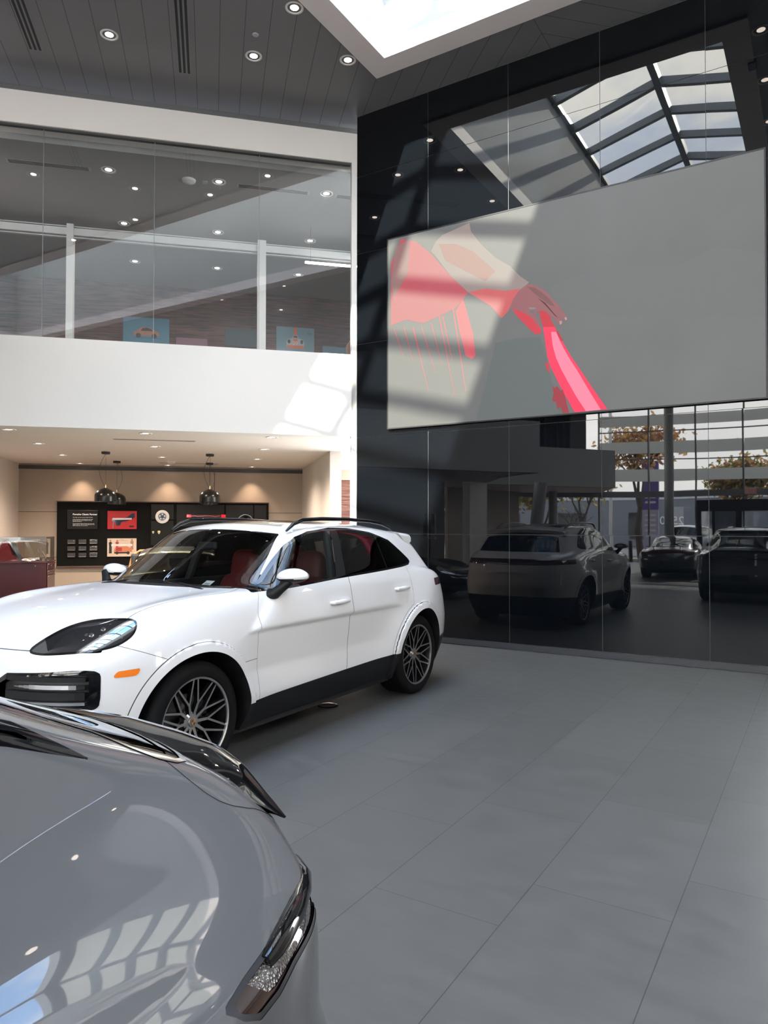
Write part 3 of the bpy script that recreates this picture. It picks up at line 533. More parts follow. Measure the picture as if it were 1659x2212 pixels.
def pf(b,x,z,h,mi,d=-.0215): b.prism([(x-.03,z),(x+.03,z),(x+.028,z+h*.5),(x+.035,z+h*.75),(x+.012,z+h*.82),(x-.012,z+h*.82),(x-.035,z+h*.75),(x-.028,z+h*.5)],d,-.02,fr,mi); b.prism([(x+.02*cos(a*pi/4),z+h*.9+.025*sin(a*pi/4)) for a in range(8)],d-.0003,-.02,fr,2)
pf(b,-.24,-.13,.31,0); pf(b,-.10,-.02,.18,1); pf(b,.21,-.05,.24,2)
b.prism([(-.17,-.10),(-.15,-.01),(-.05,.02),(.1,.03),(.2,-.02),(.22,-.1)],-.0218,-.02,fr,3); b.prism([(-.13,-.08),(-.12,-.0),(0,.0),(0,-.08)],-.0222,-.0218,fr,1); b.prism([(-.16,-.135),(-.16,-.10),(.14,-.10),(.14,-.135)],-.0222,-.02,fr,0)
for x in (-.1,.13): b.prism([(x+.035*cos(a*pi/5),-.12+.035*sin(a*pi/5)) for a in range(10)],-.0225,-.02,fr,0)
b.prism([(-.22,.03),(-.22,.075),(.22,.075),(.22,.03)],-.0228,-.0225,fr,4)
b.build('artwork',[M_black,mat('poster_red',(.35,.02,.02),.4),mat('poster_tan',(.30,.17,.10),.5),mat('poster_orange',(.5,.16,.07),.4),mat('poster_white',(.62,.58,.54),.4)],t)
text_obj('caption','Porsche\nin seiner schönsten Form',.022,FM(0,-.0215,.17),mat('caption_brown',(.16,.05,.03),.6),t,.0004,align='CENTER')
G='clear small display boxes on the black board'
box=None
for r in range(3):
    for c in range(3):
        s=5.085-.225*c; z=1.29-.145*r
        if box is None:
            box=onboard('display_box','','display box',X1(s),z); MB().rbox(-.08,.08,-.03,0,-.046,.046,.004,seg=1).build('case',mat('smoked_box',(.06,.06,.062),.15,coat=1),box); MB().box(-.07,.07,-.032,-.03,-.04,-.034).build('label_strip',mat('silver_strip',(.4,.4,.4),.3),box); [MB().lathe([(0,-.033),(.007,-.033),(.007,-.03)],10,axis='y').build('pin',M_chrome,box).__setattr__('location',(x,0,.022)) for x in (-.05,.05)]
            o=box
        else: o=dup(box,LW(s,UO-.112,z))
        o['label']=f"{['left','middle','right'][c]} small smoked display box in the {['top','middle','bottom'][r]} row of the nine"; o['group']=G
t=onboard('brake_disc','white rimmed wheel hub disc on a black tile','wheel part',X1(3.195),1.84); t.location=LW(3.195,UO-.115,1.84)
MB().lathe([(.145,0),(.15,-.02),(.145,-.03),(.09,-.03),(.085,-.02),(.085,0)],40,axis='y').build('rim_ring',mat('enamel_white',(.75,.73,.70),.3),t,True)
MB().lathe([(0,-.02),(.08,-.02),(.085,0)],30,axis='y').build('hub',mat('hub_grey',(.12,.12,.12),.3,metal=.7),t,True)
for k in range(5): o=MB().lathe([(0,-.03),(.012,-.03),(.012,-.02)],10,axis='y').build('bolt',M_chrome,t); o.location=(.055*cos(k*1.2566+.3),0,.055*sin(k*1.2566+.3))
MB().lathe([(0,-.035),(.022,-.03),(.025,-.02)],20,axis='y').build('centre_cap',M_black,t)
t=onboard('tail_light_bar','long red glass tail light bar on the black board','light bar',X1(2.24),1.86); t.location=LW(2.24,UO-.115,1.86)
MB().rbox(-.43,.43,-.03,0,-.028,.028,.008).build('lens',mat('ruby_lens',(.16,.01,.015),.1,coat=1),t)
MB().rbox(-.43,-.33,-.036,0,-.034,.034,.006).build('end_lens',mat('bright_ruby',(.7,.015,.03),.15,coat=1,emit=(1,.02,.05),es=.25),t); MB().rbox(.33,.43,-.036,0,-.034,.034,.006).build('end_lens',mat('bright_ruby2',(.7,.015,.03),.15,coat=1,emit=(1,.02,.05),es=.25),t)
MB().tube([(-.33,-.034,0),(-.26,-.034,.012),(-.2,-.034,-.014),(-.1,-.034,-.004),(0,-.034,.014),(.1,-.034,.004),(.2,-.034,-.014),(.3,-.034,.01)],.004,6).build('chrome_script',M_chrome,t)
t=onboard('alloy_wheel','white ringed black spoke wheel on the right end of the board','wheel',X1(1.37),1.72); t.location=LW(1.37,UO-.12,1.72)
MB().lathe([(.175,0),(.19,-.03),(.185,-.045),(.165,-.045),(.16,-.02),(.158,0)],44,axis='y').build('rim',M_chrome,t,True)
for k in range(5):
    a=pi/2+k*2*pi/5; o=MB().prism([(-.03,.03),(.03,.03),(.05,.12),(.03,.16),(-.03,.16),(-.05,.12)],-.03,-.005,fr).build('spoke',M_blackg,t); o.rotation_euler=(0,-(a-pi/2),0)
MB().lathe([(0,-.045),(.03,-.04),(.035,-.02)],20,axis='y').build('centre_cap',M_chrome,t)
for k,(x,l) in enumerate(((3.39,'left small golden crest badge below the hub disc'),(3.265,'right small golden crest badge below the hub disc'))):
    t=onboard('crest_badge',l,'badge',X1(x),1.49); tag(t,group='golden crest badges'); t.location=LW(x,UO-.115,1.49); sc=.8 if k==0 else 1.1
    MB().prism([(-.025*sc,.03*sc),(0,.036*sc),(.025*sc,.03*sc),(.022*sc,-.005),(0,-.035*sc),(-.022*sc,-.005)],-.012,0,fr).build('shield',mat('badge_gold',(.7,.55,.25),.3,metal=.8),t); MB().prism([(-.008,.01),(.008,.01),(.006,-.012),(-.006,-.012)],-.014,-.012,fr).build('centre_field',mat('badge_dark',(.1,.03,.02),.4),t)
# tool cabinet and glass case
M_red=mat('oxblood_enamel',(.032,.004,.007),.3,coat=.3)
t=thing('tool_cabinet','dark red steel tool cabinet with chrome edged drawers','tool cabinet',LW(5.35,3.1,0),pi/4-.0)
MB().rbox(-.50,.42,-.10,.55,.08,.99,.008).build('body',M_red,t)
b=MB(); b.rbox(-.52,.44,-.12,.57,.985,1.01,.004); b.build('top_sheet',mat('top_dark_red',(.06,.012,.016),.3),t)
for i,(z0,z1) in enumerate(((.86,.975),(.77,.855),(.50,.765),(.24,.495),(.10,.235))):
    d=MB().rbox(.425,.436,-.07,.52,z0,z1,.003,seg=1).build('drawer',M_red,t)
    MB().rbox(.436,.452,-.06,.51,z1-.022,z1-.008,.003,seg=1).build('handle',mat('drawer_pull_steel',(.45,.38,.38),.25,metal=1),d)
    if i==0: MB().lathe([(0,.445),(.009,.443),(.01,.436)],12,axis='x').build('lock',M_chrome,d).location=(0,.2,.93)
o=MB().lathe([(0,-.112),(.009,-.11),(.01,-.1)],12,axis='y').build('lock',M_chrome,t); o.location=(.24,0,.93)
for x in (-.42,.34):
    for y in (0,.46): o=MB().lathe([(0,-.02),(.04,-.02),(.04,.02),(0,.02)],16,axis='y').build('castor',M_black,t,True); o.location=(x,y,.04)
t=thing('glass_display_case','frameless glass display case standing on the red tool cabinet','display case',LW(5.35,3.1,1.012),pi/4)
b=MB(); g=.006; b.box(-.5,.42,-.1,-.1+g,0,.42); b.box(-.5,.42,.55-g,.55,0,.42); b.box(.42-g,.42,-.1+g,.55-g,0,.42); b.box(-.5,-.5+g,-.1+g,.55-g,0,.42); b.box(-.5,.42,-.1,.55,.421,.427); b.build('glass_box',glass_mat('case_glass',(.86,.86,.85)),t)
MB().box(-.5,.42,-.1,.55,.0,.003).build('mirror_base',mat('case_base',(.2,.14,.14),.15),t)
t=thing('car_seat_model','dark red leather bucket seat shell inside the glass case','seat',LW(5.55,3.15,1.02),pi/4)
b=MB(); b.prism([(-.14,0),(.16,0),(.14,.05),(.06,.10),(.0,.30),(-.05,.34),(-.11,.33),(-.13,.25)],-.12,.18,lambda a,c,h:(a,h,c)); b.build('shell',mat('red_leather',(.20,.015,.02),.4),t); MB().prism([(.155,.005),(.175,.01),(.04,.31),(.0,.345),(-.01,.33),(.03,.28)],-.10,.16,lambda a,c,h:(a,h,c)).build('chrome_piping',M_chrome,t)
for nm,l,s,o,col,sc in (('spark_plug_set','small silver engine parts at the front of the glass case',5.2,2.95,(.7,.66,.64),1),('gear_casting','pale metal gear casting at the middle of the glass case',5.17,3.10,(.66,.60,.55),1.5),('throttle_parts','dark throttle levers at the right of the glass case',5.03,3.05,(.08,.07,.07),1)):
    t=thing(nm,l,'engine part',LW(s,o,1.016),pi/4); rr=random.Random(len(l)); b=MB()
    for _ in range(9):
        x,y,z=rr.uniform(-.09,.09),rr.uniform(-.05,.05),rr.uniform(0,.03); q=Matrix.Translation((x*sc,y*sc,z)); b.M=q@Matrix.Rotation(rr.uniform(0,3),4,'Z'); b.rbox(-.03*sc,.03*sc,-.008,.008,0,.02*sc,.003,seg=1)
        b.M=q; b.lathe([(0,.0),(.016*sc,0),(.016*sc,.025*sc),(0,.025*sc)],10)
    b.build('parts',mat('metal_'+nm,col,.35,metal=.4),t)
t=thing('cabinet_figure','thin metal sculpture standing at the back of the glass case','sculpture',LW(5.17,3.52,1.016),pi/4)
b=MB(); b.tube([(-.05,0,0),(0,0,.12),(-.02,0,.2),(.05,0,.26),(.09,0,.27)],.010,6); b.tube([(0,0,.12),(.06,0,.15),(.1,0,.08),(.14,0,.0)],.014,6); b.build('body',mat('sculpture_taupe',(.25,.21,.19),.4,metal=.5),t,True)
t=wall_thing('lounge_chair','dark lounge chair with curved orange rimmed back in the bay behind the white car','chair',3.33,3.4,-.10)
b=MB(); b.rbox(-.3,.3,-.3,.3,.2,.42,.05); b.rbox(-.27,.27,.20,.30,.4,1.22,.05); b.build('seat_shell',mat('dark_shell',(.03,.03,.03),.6),t)
MB().tube([(-.29,.25,.4),(-.30,.25,.9),(-.24,.25,1.18),(-.1,.25,1.27),(.1,.25,1.27),(.24,.25,1.18),(.30,.25,.9),(.29,.25,.4)],.02,8).build('orange_rim',mat('orange_rim',(.65,.28,.12),.5),t,True)
for x in (-.25,.25):
    for y in (-.25,.25): MB().tube([(x,y,0),(x,y,.22)],.015,8).build('leg',M_black,t)
# ================================================================ UPPER ROOM
Gu='recessed lights in the upper lounge ceiling'
for s,nm in ((.33,'right'),(2.04,'middle'),(3.68,'left')):
    for k,o in enumerate((.9,2.9,4.8)):
        t=downlight('lounge_downlight',f'{["front","middle","rear"][k]} recessed light of the {nm} row in the upper lounge ceiling',LW(s,o,7.06),Gu,.085)
        spot(t,85,140,(1,.88,.78),.8,.07)
t=wall_thing('smoke_detector','round white smoke detector on the upper lounge ceiling','smoke detector',2.5,.95,7.06); MB().lathe([(0,-.055),(.05,-.05),(.10,-.03),(.11,0)],28).build('body',M_white,t,True)
t=wall_thing('ceiling_sensor','small square sensor on the upper lounge ceiling','sensor',2.25,.95,7.06); MB().rbox(-.04,.04,-.04,.04,-.02,0,.005).build('body',mat('sensor_grey',(.5,.5,.5),.5),t)
def lwslot(l,s0,s1,o,z):
    a=LW(s0,o,z); c=LW(s1,o,z); slot('linear_air_diffuser',l,a[:2],c[:2],.11,z,3,mat('vent_grey',(.42,.41,.40),.5),M_black)
lwslot('grey triple slot air vent at the left of the upper lounge ceiling',5.12,3.94,.95,7.06); lwslot('grey triple slot air vent in the middle of the upper lounge ceiling',1.76,.6,.95,7.06); lwslot('grey triple slot air vent at the right end of the upper lounge ceiling',.18,-.6,.95,7.06)
t=wall_thing('linear_pendant','thin glowing white tube lamp hanging in the upper lounge','tube lamp',0,2.3,6.42)
MB().rbox(-.5,.46,-.02,.02,-.02,.02,.008).build('tube',mat('tube_glow',(.9,.9,.9),.4,emit=(1,.97,.95),es=9),t)
for x in (-.4,.35): MB().tube([(x,0,.02),(x,0,.64)],.002,5).build('wire',M_black,t)
def poster(l,s0,s1,z0,z1,col,name='art_poster'):
    t=wall_thing(name,l,'poster',(s0+s1)/2,UO-.02,(z0+z1)/2,'art posters on the walnut lounge wall'); w=(s0-s1)/2; h=(z1-z0)/2
    MB().box(-w,w,-.015,.015,-h,h).build('canvas',mat('poster_ground',col,.5),t); return t,w,h
t,w,h=poster('blue poster with an orange coupe seen from the side',4.07,3.08,5.3,6.32,(.05,.17,.25))
b=MB(); b.prism([(-.27,.10),(-.27,.18),(-.2,.20),(-.12,.28),(.0,.30),(.1,.28),(.2,.21),(.27,.19),(.28,.11)],-.018,-.015,fr,0)
for x in (-.17,.17): b.prism([(x+.055*cos(a*pi/6),+.10+.055*sin(a*pi/6)) for a in range(12)],-.02,-.015,fr,1)
b.prism([(-.12,.21),(-.08,.27),(.0,.285),(.1,.26),(.14,.21)],-.0195,-.018,fr,1); b.prism([(-.3,.04),(.34,.04),(.3,.065),(-.25,.065)],-.017,-.015,fr,2)
b.build('artwork',[mat('art_orange',(.34,.14,.08),.5),M_black,mat('art_shadow',(.04,.12,.2),.5)],t)
t,w,h=poster('dusty pink poster between the two car posters',2.93,2.24,5.0,5.92,(.20,.09,.12)); MB().box(-.25,.25,-.018,-.015,-.3,.1).build('artwork',mat('art_pink_shape',(.2,.07,.1),.5),t)
t,w,h=poster('light blue poster with an orange and white race car numbered 20',.67,-.22,5.3,6.32,(.13,.25,.31))
b=MB(); U=lambda q:[(x,z+.25) for x,z in q]
b.prism([(-.04,.25),(.04,.25),(.04,.508),(-.04,.508)],-.017,-.015,fr,0); b.prism(U([(-.2,-.22),(-.21,-.1),(-.17,-.02),(-.07,.0),(-.05,.07),(.05,.07),(.07,0),(.17,-.02),(.21,-.1),(.2,-.22)]),-.019,-.015,fr,1)
b.prism(U([(-.2,-.24),(-.19,-.17),(.19,-.17),(.2,-.24)]),-.021,-.019,fr,0); b.prism(U([(-.05,.01),(-.04,.06),(.04,.06),(.05,.01)]),-.0205,-.019,fr,2); b.prism(U([(-.03,-.16),(-.05,-.01),(.05,-.01),(.03,-.16)]),-.0203,-.019,fr,0)
for x in (-.15,.15): b.prism(U([(x+.035*cos(a*pi/6),-.08+.05*sin(a*pi/6)) for a in range(12)]),-.0215,-.019,fr,2)
b.build('artwork',[mat('art_racing_orange',(.62,.14,.06),.5),mat('art_silver',(.40,.42,.44),.4),M_black],t)
text_obj('race_number','20',.11,FM(0,-.022,.10),M_white,t,.0005,align='CENTER'); text_obj('poster_script','5am',.07,FM(.28,-.017,.36),M_black,t,.0005)
t,w,h=poster('small blue poster low at the right end of the lounge wall',-.42,-1.2,5.0,5.92,(.08,.22,.30)); MB().box(-.2,.1,-.018,-.015,-.2,.0).build('artwork',mat('art_dark_blue',(.03,.08,.14),.5),t)
t=wall_thing('brown_armchair','tan leather armchair at the right end of the lounge','armchair',-.35,3.6,4.15); MB().rbox(-.35,.35,-.35,.35,.15,.45,.06).build('seat',mat('tan_leather',(.25,.11,.05),.5),t); MB().rbox(.2,.38,-.35,.35,.3,1.25,.07).build('backrest',mat('tan_leather2',(.25,.11,.05),.5),t)
t=wall_thing('lounge_monitor','dark desktop monitor standing behind the glass','monitor',1.60,3.4,4.07); MB().rbox(-.3,.3,-.02,.02,1.0,1.34,.01).build('screen_housing',M_black,t); MB().box(-.28,.28,-.024,-.02,1.03,1.35).build('screen',mat('screen_teal',(.008,.018,.02),.3),t); MB().tube([(0,0,.02),(0,0,1.05)],.02,8).build('stand',M_black,t); MB().rbox(-.15,.15,-.1,.1,0,.02,.004).build('foot',M_black,t)
# ================================================================ THINGS SEEN ONLY IN THE BLACK GLASS
t=thing('framed_display','framed panel with grey wavy pattern on a black stand','display',(-9.45,.2,0),.4)
MB().rbox(-.24,.24,-.02,.02,1.38,1.98,.008).build('panel',(lambda m:(noise_color(m,(.25,.24,.24),(.6,.58,.56),(1,1,.35),5,3,.45,.55),m)[1])(mat('wavy_grey',(.5,.5,.5),.5)),t)
MB().rbox(-.24,.24,-.03,.03,1.28,1.33,.005).build('shelf',M_white,t); MB().tube([(0,0,0),(0,0,1.4)],.025,8).build('pole',M_black,t); MB().rbox(-.2,.2,-.15,.15,0,.02,.005).build('base',M_black,t)
t=thing('dark_curtain','black pleated curtain hanging above the white wing','curtain',(-7.6,-6.9,4.25))
vs=[];fs=[];n=160
for i in range(n+1):
    u=i/n; x=-1.6*u*1.0; y=2.7*u; a=.06*sin(u*70); vs+=[(x+a*.8,y+a*.5,0),(x+a*.8,y+a*.5,2.2)]
for i in range(n): fs.append((2*i,2*i+2,2*i+3,2*i+1))
mesh_obj('cloth',vs,fs,mat('black_curtain_cloth',(.02,.02,.022),.9),t,True); MB().tube([(0,0,2.2),(-1.6,2.7,2.2)],.015,6).build('rail',M_steel,t)
t=thing('orange_chair','orange moulded chair on the upper level','chair',(-8.75,1.9,4.25)); b=MB()
MB().rbox(-.25,.25,-.25,.25,.40,.45,.02).build('seat',mat('orange_ply',(.55,.25,.12),.4),t); MB().rbox(-.25,.25,.2,.25,.45,.85,.02).build('backrest',mat('orange_ply2',(.55,.25,.12),.4),t)
for x in (-.2,.2):
    for y in (-.2,.2): MB().tube([(x,y,0),(x,y,.42)],.012,6).build('leg',M_black,t)
t=thing('floor_socket','round chrome ringed floor socket under the white car','floor socket',(-3.874,5.338,0)); MB().lathe([(.095,.001),(.09,.004),(.075,.004),(.072,.0015)],36).build('ring',M_chrome,t,True); MB().lathe([(0,.002),(.072,.002)],30).build('lid',M_black,t)

class Cv:
    "smoothed polyline y(x)"
    def __init__(s,pts,sm=.05):
        p=np.array(pts,float);s.a,s.b=p[0,0]-.6,p[-1,0]+.6
        n=1200;X=np.linspace(s.a-4*sm,s.b+4*sm,n);dx=X[1]-X[0]
        m0=(p[1,1]-p[0,1])/(p[1,0]-p[0,0]);m1=(p[-1,1]-p[-2,1])/(p[-1,0]-p[-2,0])
        Y=np.interp(X,p[:,0],p[:,1]);Y=np.where(X<p[0,0],p[0,1]+m0*(X-p[0,0]),Y);Y=np.where(X>p[-1,0],p[-1,1]+m1*(X-p[-1,0]),Y)
        k=max(1,int(4*sm/dx));g=np.exp(-.5*(np.arange(-k,k+1)*dx/sm)**2);g/=g.sum()
        s.X=X[k:-k];s.Y=np.convolve(Y,g,'valid')
    def __call__(s,x): return np.interp(x,s.X,s.Y)
def smax(a,b,k): return .5*(a+b+np.sqrt((a-b)**2+k*k))
def smin(a,b,k): return .5*(a+b-np.sqrt((a-b)**2+k*k))
def sst(e0,e1,v):
    t=np.clip((v-e0)/(e1-e0),0,1);return t*t*(3-2*t)
def car_field(d):
    Wx=Cv(d['Wx'],.12);Wz=Cv(d['Wz'],.03);Wd=Cv(d['Wd'],d.get('wds',.018));dw=Cv(d['dw'],.06)
    xf=Cv(d['xf'],.035);pf=Cv(d['pf'],.05);xr=Cv(d['xr'],d.get('xrs',.03));pb=Cv(d['pr'],.05)
    T=Cv(d['T'],.06);Tf=Cv(d['Tf'],.12);Ts=Cv(d.get('Ts',[(0,0),(5,0)]),.12)
    Rc=Cv(d['R'],d.get('Rs',.05));Wc=Cv(d['Wc'],.03);Wcx=Cv(d['Wcx'],.12);sh=Cv(d['sh'],.15)
    x1,x2=d['hubs'];zh=d['zh'];RA=d['RA']
    def f(P):
        x,y,z=P[...,0],np.abs(P[...,1]),P[...,2]
        W=Wx(x)+Wz(z)+Wd(z)*dw(x)
        for xh,ra in ((x1,RA[0]),(x2,RA[1])):
            r=np.hypot(x-xh,z-zh)
            W=W+d['lip']*sst(ra+d['lipw']+.012,ra+d['lipw'],r)+d['bul']*np.exp(-((r-ra)/.22)**2)*sst(ra-.3,ra,r)
        g1=(y-W)*.97
        g2=(xf(z)+pf(y)-x)*.75
        g3=(x-xr(z)+pb(y))*.75
        g4=(z-(T(x)+Tf(x)*np.exp(-((y-d['fy'])/.13)**2)-Ts(x)*sst(.45,.95,y)-d['crown']*y*y))*.97
        g=smax(g1,g4,d['k1']);g=smax(g,smax(g2,g3,.02),d['k2'])
        g=smax(g,d['zb']-z,.03)
        c1=(y-(Wc(z)+Wcx(x)))*.88
        c2=(z-(Rc(x-sh(x)*y*y)-d['rc']*y*y))*.85
        c=smax(c1,c2,d['k3']);c=smax(c,.9-z,.02)
        return smin(g,c,d['k4'])
    return f
def grad(f,P,e=.002):
    g=np.stack([f(P+np.eye(3)[i]*e)-f(P-np.eye(3)[i]*e) for i in range(3)],-1)
    return g/(np.linalg.norm(g,axis=-1,keepdims=True)+1e-9)
def cast(f,O,Dr,R=1.6,n=32):
    lo=np.zeros(O.shape[:-1]);hi=np.full(O.shape[:-1],R)
    for _ in range(n):
        m=.5*(lo+hi);v=f(O+Dr*m[...,None]);ins=v<0
        lo=np.where(ins,m,lo);hi=np.where(ins,hi,m)
    return O+Dr*(.5*(lo+hi))[...,None]
def hit(f,o,r,t0,t1,n=900):
    t=np.linspace(t0,t1,n);v=f(o+t[:,None]*r);i=np.where(v<0)[0]
    if len(i)==0:
        j=v.argmin();return o+t[j]*r,v[j]
    a,b=t[max(i[0]-1,0)],t[i[0]]
    for _ in range(30):
        m=.5*(a+b)
        if f(o+m*r)<0:b=m
        else:a=m
    return o+b*r,0.
CAY=dict(hubs=(.92,3.815),zh=.38,RA=(.455,.455),lip=.018,lipw=.055,bul=.018,
 Wx=[(0,.93),(.5,.945),(.92,.955),(1.4,.945),(2.4,.95),(3.2,.955),(3.8,.965),(4.3,.95),(4.93,.9)],
 Wz=[(.2,-.12),(.33,-.06),(.43,-.012),(.6,-.004),(.8,0),(.95,-.005),(1.05,-.015),(1.15,-.035),(1.3,-.075)],
 Wd=[(.3,0),(.42,0),(.50,-.010),(.60,-.036),(.64,-.038),(.72,-.022),(.85,0),(1,0)],dw=[(1.2,0),(1.5,1),(3.0,1),(3.3,0)],
 xf=[(.2,.2),(.3,.1),(.45,.04),(.6,.02),(.75,.02),(.85,.04),(.95,.11),(1.1,.3)],
 pf=[(0,0),(.3,.015),(.5,.06),(.7,.16),(.8,.25),(.88,.36),(.94,.52),(1.0,.8)],
 xr=[(.2,4.7),(.35,4.82),(.5,4.91),(.7,4.93),(.9,4.88),(1.03,4.83),(1.12,4.78),(1.25,4.6)],
 pr=[(0,0),(.4,.03),(.6,.09),(.75,.19),(.85,.34),(.92,.52),(.98,.8)],
 T=[(0,.86),(.12,.93),(.22,.99),(.35,1.035),(.5,1.07),(.8,1.115),(1.1,1.145),(1.4,1.17),(2.0,1.19),(2.5,1.215),(3.1,1.245),(3.6,1.27),(4.1,1.255),(4.5,1.20),(4.8,1.12),(5,1.0)],
 Tf=[(.1,0),(.35,.03),(.7,.035),(1.2,.015),(1.5,0)],Ts=[(0,0),(1.3,0),(1.6,.0),(5,0)],fy=.76,crown=.03,k1=.07,k2=.07,zb=.24,
 R=[(1.0,.97),(1.22,1.15),(1.92,1.60),(2.1,1.65),(2.4,1.68),(2.9,1.685),(3.4,1.67),(3.9,1.625),(4.18,1.58),(4.27,1.53),(4.66,1.17),(4.8,1.0)],
 Wc=[(1.0,.91),(1.15,.89),(1.25,.865),(1.4,.805),(1.55,.73),(1.65,.67),(1.8,.56)],Wcx=[(1.2,0),(1.8,0),(3.1,0),(3.6,-.03),(4.0,-.10),(4.5,-.2)],
 sh=[(1.0,.40),(2.1,.40),(3.0,0),(3.7,-.15),(4.4,-.35)],rc=.10,k3=.05,k4=.02)
CAY['T']=[(a,b+.03) for a,b in CAY['T']]
CAY['Wc']=[(a,b+.025) for a,b in CAY['Wc']]
MAC=dict(hubs=(.90,3.793),zh=.375,RA=(.44,.44),lip=.015,lipw=.05,bul=.022,
 Wx=[(0,.90),(.5,.92),(.92,.935),(1.4,.92),(2.4,.925),(3.2,.935),(3.8,.955),(4.2,.94),(4.78,.9)],
 Wz=[(.2,-.12),(.33,-.06),(.43,-.012),(.6,-.004),(.8,0),(.92,-.006),(1.0,-.02),(1.1,-.07),(1.3,-.18)],
 Wd=[(.3,0),(.42,0),(.50,-.010),(.60,-.036),(.64,-.038),(.72,-.022),(.85,0),(1,0)],dw=[(1.2,0),(1.5,1),(3.0,1),(3.3,0)],
 xf=[(.2,.2),(.3,.1),(.45,.04),(.6,.02),(.75,.02),(.85,.06),(.93,.16),(1.1,.35)],
 pf=[(0,0),(.3,.02),(.5,.07),(.7,.18),(.8,.28),(.88,.40),(.93,.56),(.98,.8)],
 xr=[(.2,4.58),(.35,4.70),(.5,4.76),(.62,4.78),(.75,4.74),(.82,4.71),(.9,4.715),(1.0,4.72),(1.07,4.735),(1.15,4.74),(1.3,4.6)],
 pr=[(0,0),(.3,.02),(.5,.07),(.65,.15),(.77,.27),(.85,.42),(.91,.62),(.96,.9)],
 T=[(0,.84),(.12,.90),(.22,.94),(.35,.98),(.5,1.01),(.8,1.05),(1.1,1.08),(1.4,1.11),(2.0,1.14),(2.5,1.16),(3.1,1.18),(3.6,1.185),(4.1,1.18),(4.5,1.165),(4.7,1.16),(5,1.15)],
 Tf=[(.1,0),(.35,.03),(.7,.04),(1.2,.015),(1.5,0)],Ts=[(0,0),(3.0,0),(4.0,.05),(4.8,.09)],fy=.74,crown=.03,k1=.10,k2=.06,zb=.24,
 R=[(1.0,.93),(1.22,1.10),(1.90,1.53),(2.1,1.58),(2.4,1.615),(2.8,1.62),(3.2,1.60),(3.6,1.545),(3.9,1.47),(4.2,1.345),(4.5,1.19),(4.66,1.10),(4.8,1.0)],
 Wc=[(1.0,.89),(1.12,.88),(1.22,.85),(1.35,.795),(1.5,.72),(1.6,.66),(1.75,.56)],Wcx=[(1.2,0),(1.8,0),(2.9,0),(3.5,-.03),(4.0,-.09),(4.5,-.17)],
 sh=[(1.0,.40),(2.1,.40),(3.0,0),(3.7,-.12),(4.4,-.25)],rc=.10,k3=.06,k4=.05)
MAC['pr']=[(0,0),(.3,.02),(.5,.06),(.65,.13),(.77,.225),(.85,.34),(.91,.51),(.96,.75)]
MAC['Wz']=[(.2,-.10),(.33,-.04),(.43,0),(.6,.008),(.8,.006),(.92,-.006),(1.0,-.02),(1.1,-.07),(1.3,-.18)]
MAC['Wcx']=[(1.2,0),(1.8,0),(2.8,-.02),(3.3,-.07),(3.6,-.17),(3.9,-.30),(4.2,-.38),(4.5,-.42)]
MAC['T']=[(0,.84),(.12,.90),(.22,.94),(.35,.98),(.5,1.01),(.8,1.05),(1.1,1.08),(1.4,1.11),(2.0,1.14),(2.5,1.16),(3.1,1.17),(3.6,1.17),(4.1,1.15),(4.5,1.135),(4.7,1.125),(5,1.11)]
MAC['Ts']=[(0,0),(3.0,.02),(3.6,.05),(4.0,.06),(4.8,.06)]
MAC['Wz']=[(.2,-.10),(.33,-.04),(.43,0),(.6,.01),(.8,.012),(.92,.0),(1.0,-.005),(1.1,-.01),(1.3,-.03)]
MAC['pr']=[(0,0),(.3,.02),(.5,.06),(.65,.115),(.77,.175),(.85,.27),(.91,.42),(.96,.66)]
MAC['k1']=.085
MAC['k4']=.07
MAC['R'][-2:]=[(4.66,1.10),(4.70,.80)]
MAC['k4']=.11
MAC['crown']=.045

CAY['lip']=.026;CAY['lipw']=.052;CAY['bul']=.024;CAY['zb']=.20;CAY['wds']=.010
CAY['Wd']=[(.3,0),(.42,0),(.47,-.006),(.56,-.022),(.605,-.033),(.625,-.036),(.68,-.033),(.76,-.025),(.85,-.014),(.95,-.006),(1.05,-.001),(1.15,0)]
CAY['Wc']=[(1.0,.975),(1.15,.955),(1.25,.915),(1.4,.835),(1.55,.755),(1.65,.695),(1.8,.585)]
# ---------------------------------------------------------------- surface meshing and cutting
def fan_grid(f,d,L,nf,nm,nr,nv,zo=.72,xa=1.0,xb=None):
    xb=xb if xb is not None else L-1.0
    ph=np.linspace(-pi/2,pi/2,nv); O=[];D=[]
    for a in np.linspace(pi/2,0,nf,endpoint=False): O.append((xa,a))
    for x in np.linspace(xa,xb,nm,endpoint=False): O.append((x,0))
    for a in np.linspace(0,-pi/2,nr): O.append((xb,a))
    o=np.zeros((len(O),nv,3)); D=np.zeros_like(o)
    for i,(x,a) in enumerate(O):
        o[i,:,0]=x;o[i,:,2]=zo; D[i,:,0]=-sin(a)*np.cos(ph);D[i,:,1]=cos(a)*np.cos(ph);D[i,:,2]=np.sin(ph)
    V=cast(f,o,D,R=2.2); V[...,1]=np.maximum(V[...,1],0); V[0,:,1]=0;V[-1,:,1]=0;V[:,0,1]=0;V[:,-1,1]=0
    N=grad(f,V.reshape(-1,3)); nu=len(O); idx=np.arange(nu*nv).reshape(nu,nv)
    a,b,c,e=idx[:-1,:-1].ravel(),idx[1:,:-1].ravel(),idx[1:,1:].ravel(),idx[:-1,1:].ravel()
    T=np.concatenate([np.stack([a,b,c],1),np.stack([a,c,e],1)]); V=V.reshape(-1,3)
    A=np.linalg.norm(np.cross(V[T[:,1]]-V[T[:,0]],V[T[:,2]]-V[T[:,0]]),axis=1); T=T[A>1e-10]
    return V,N,T
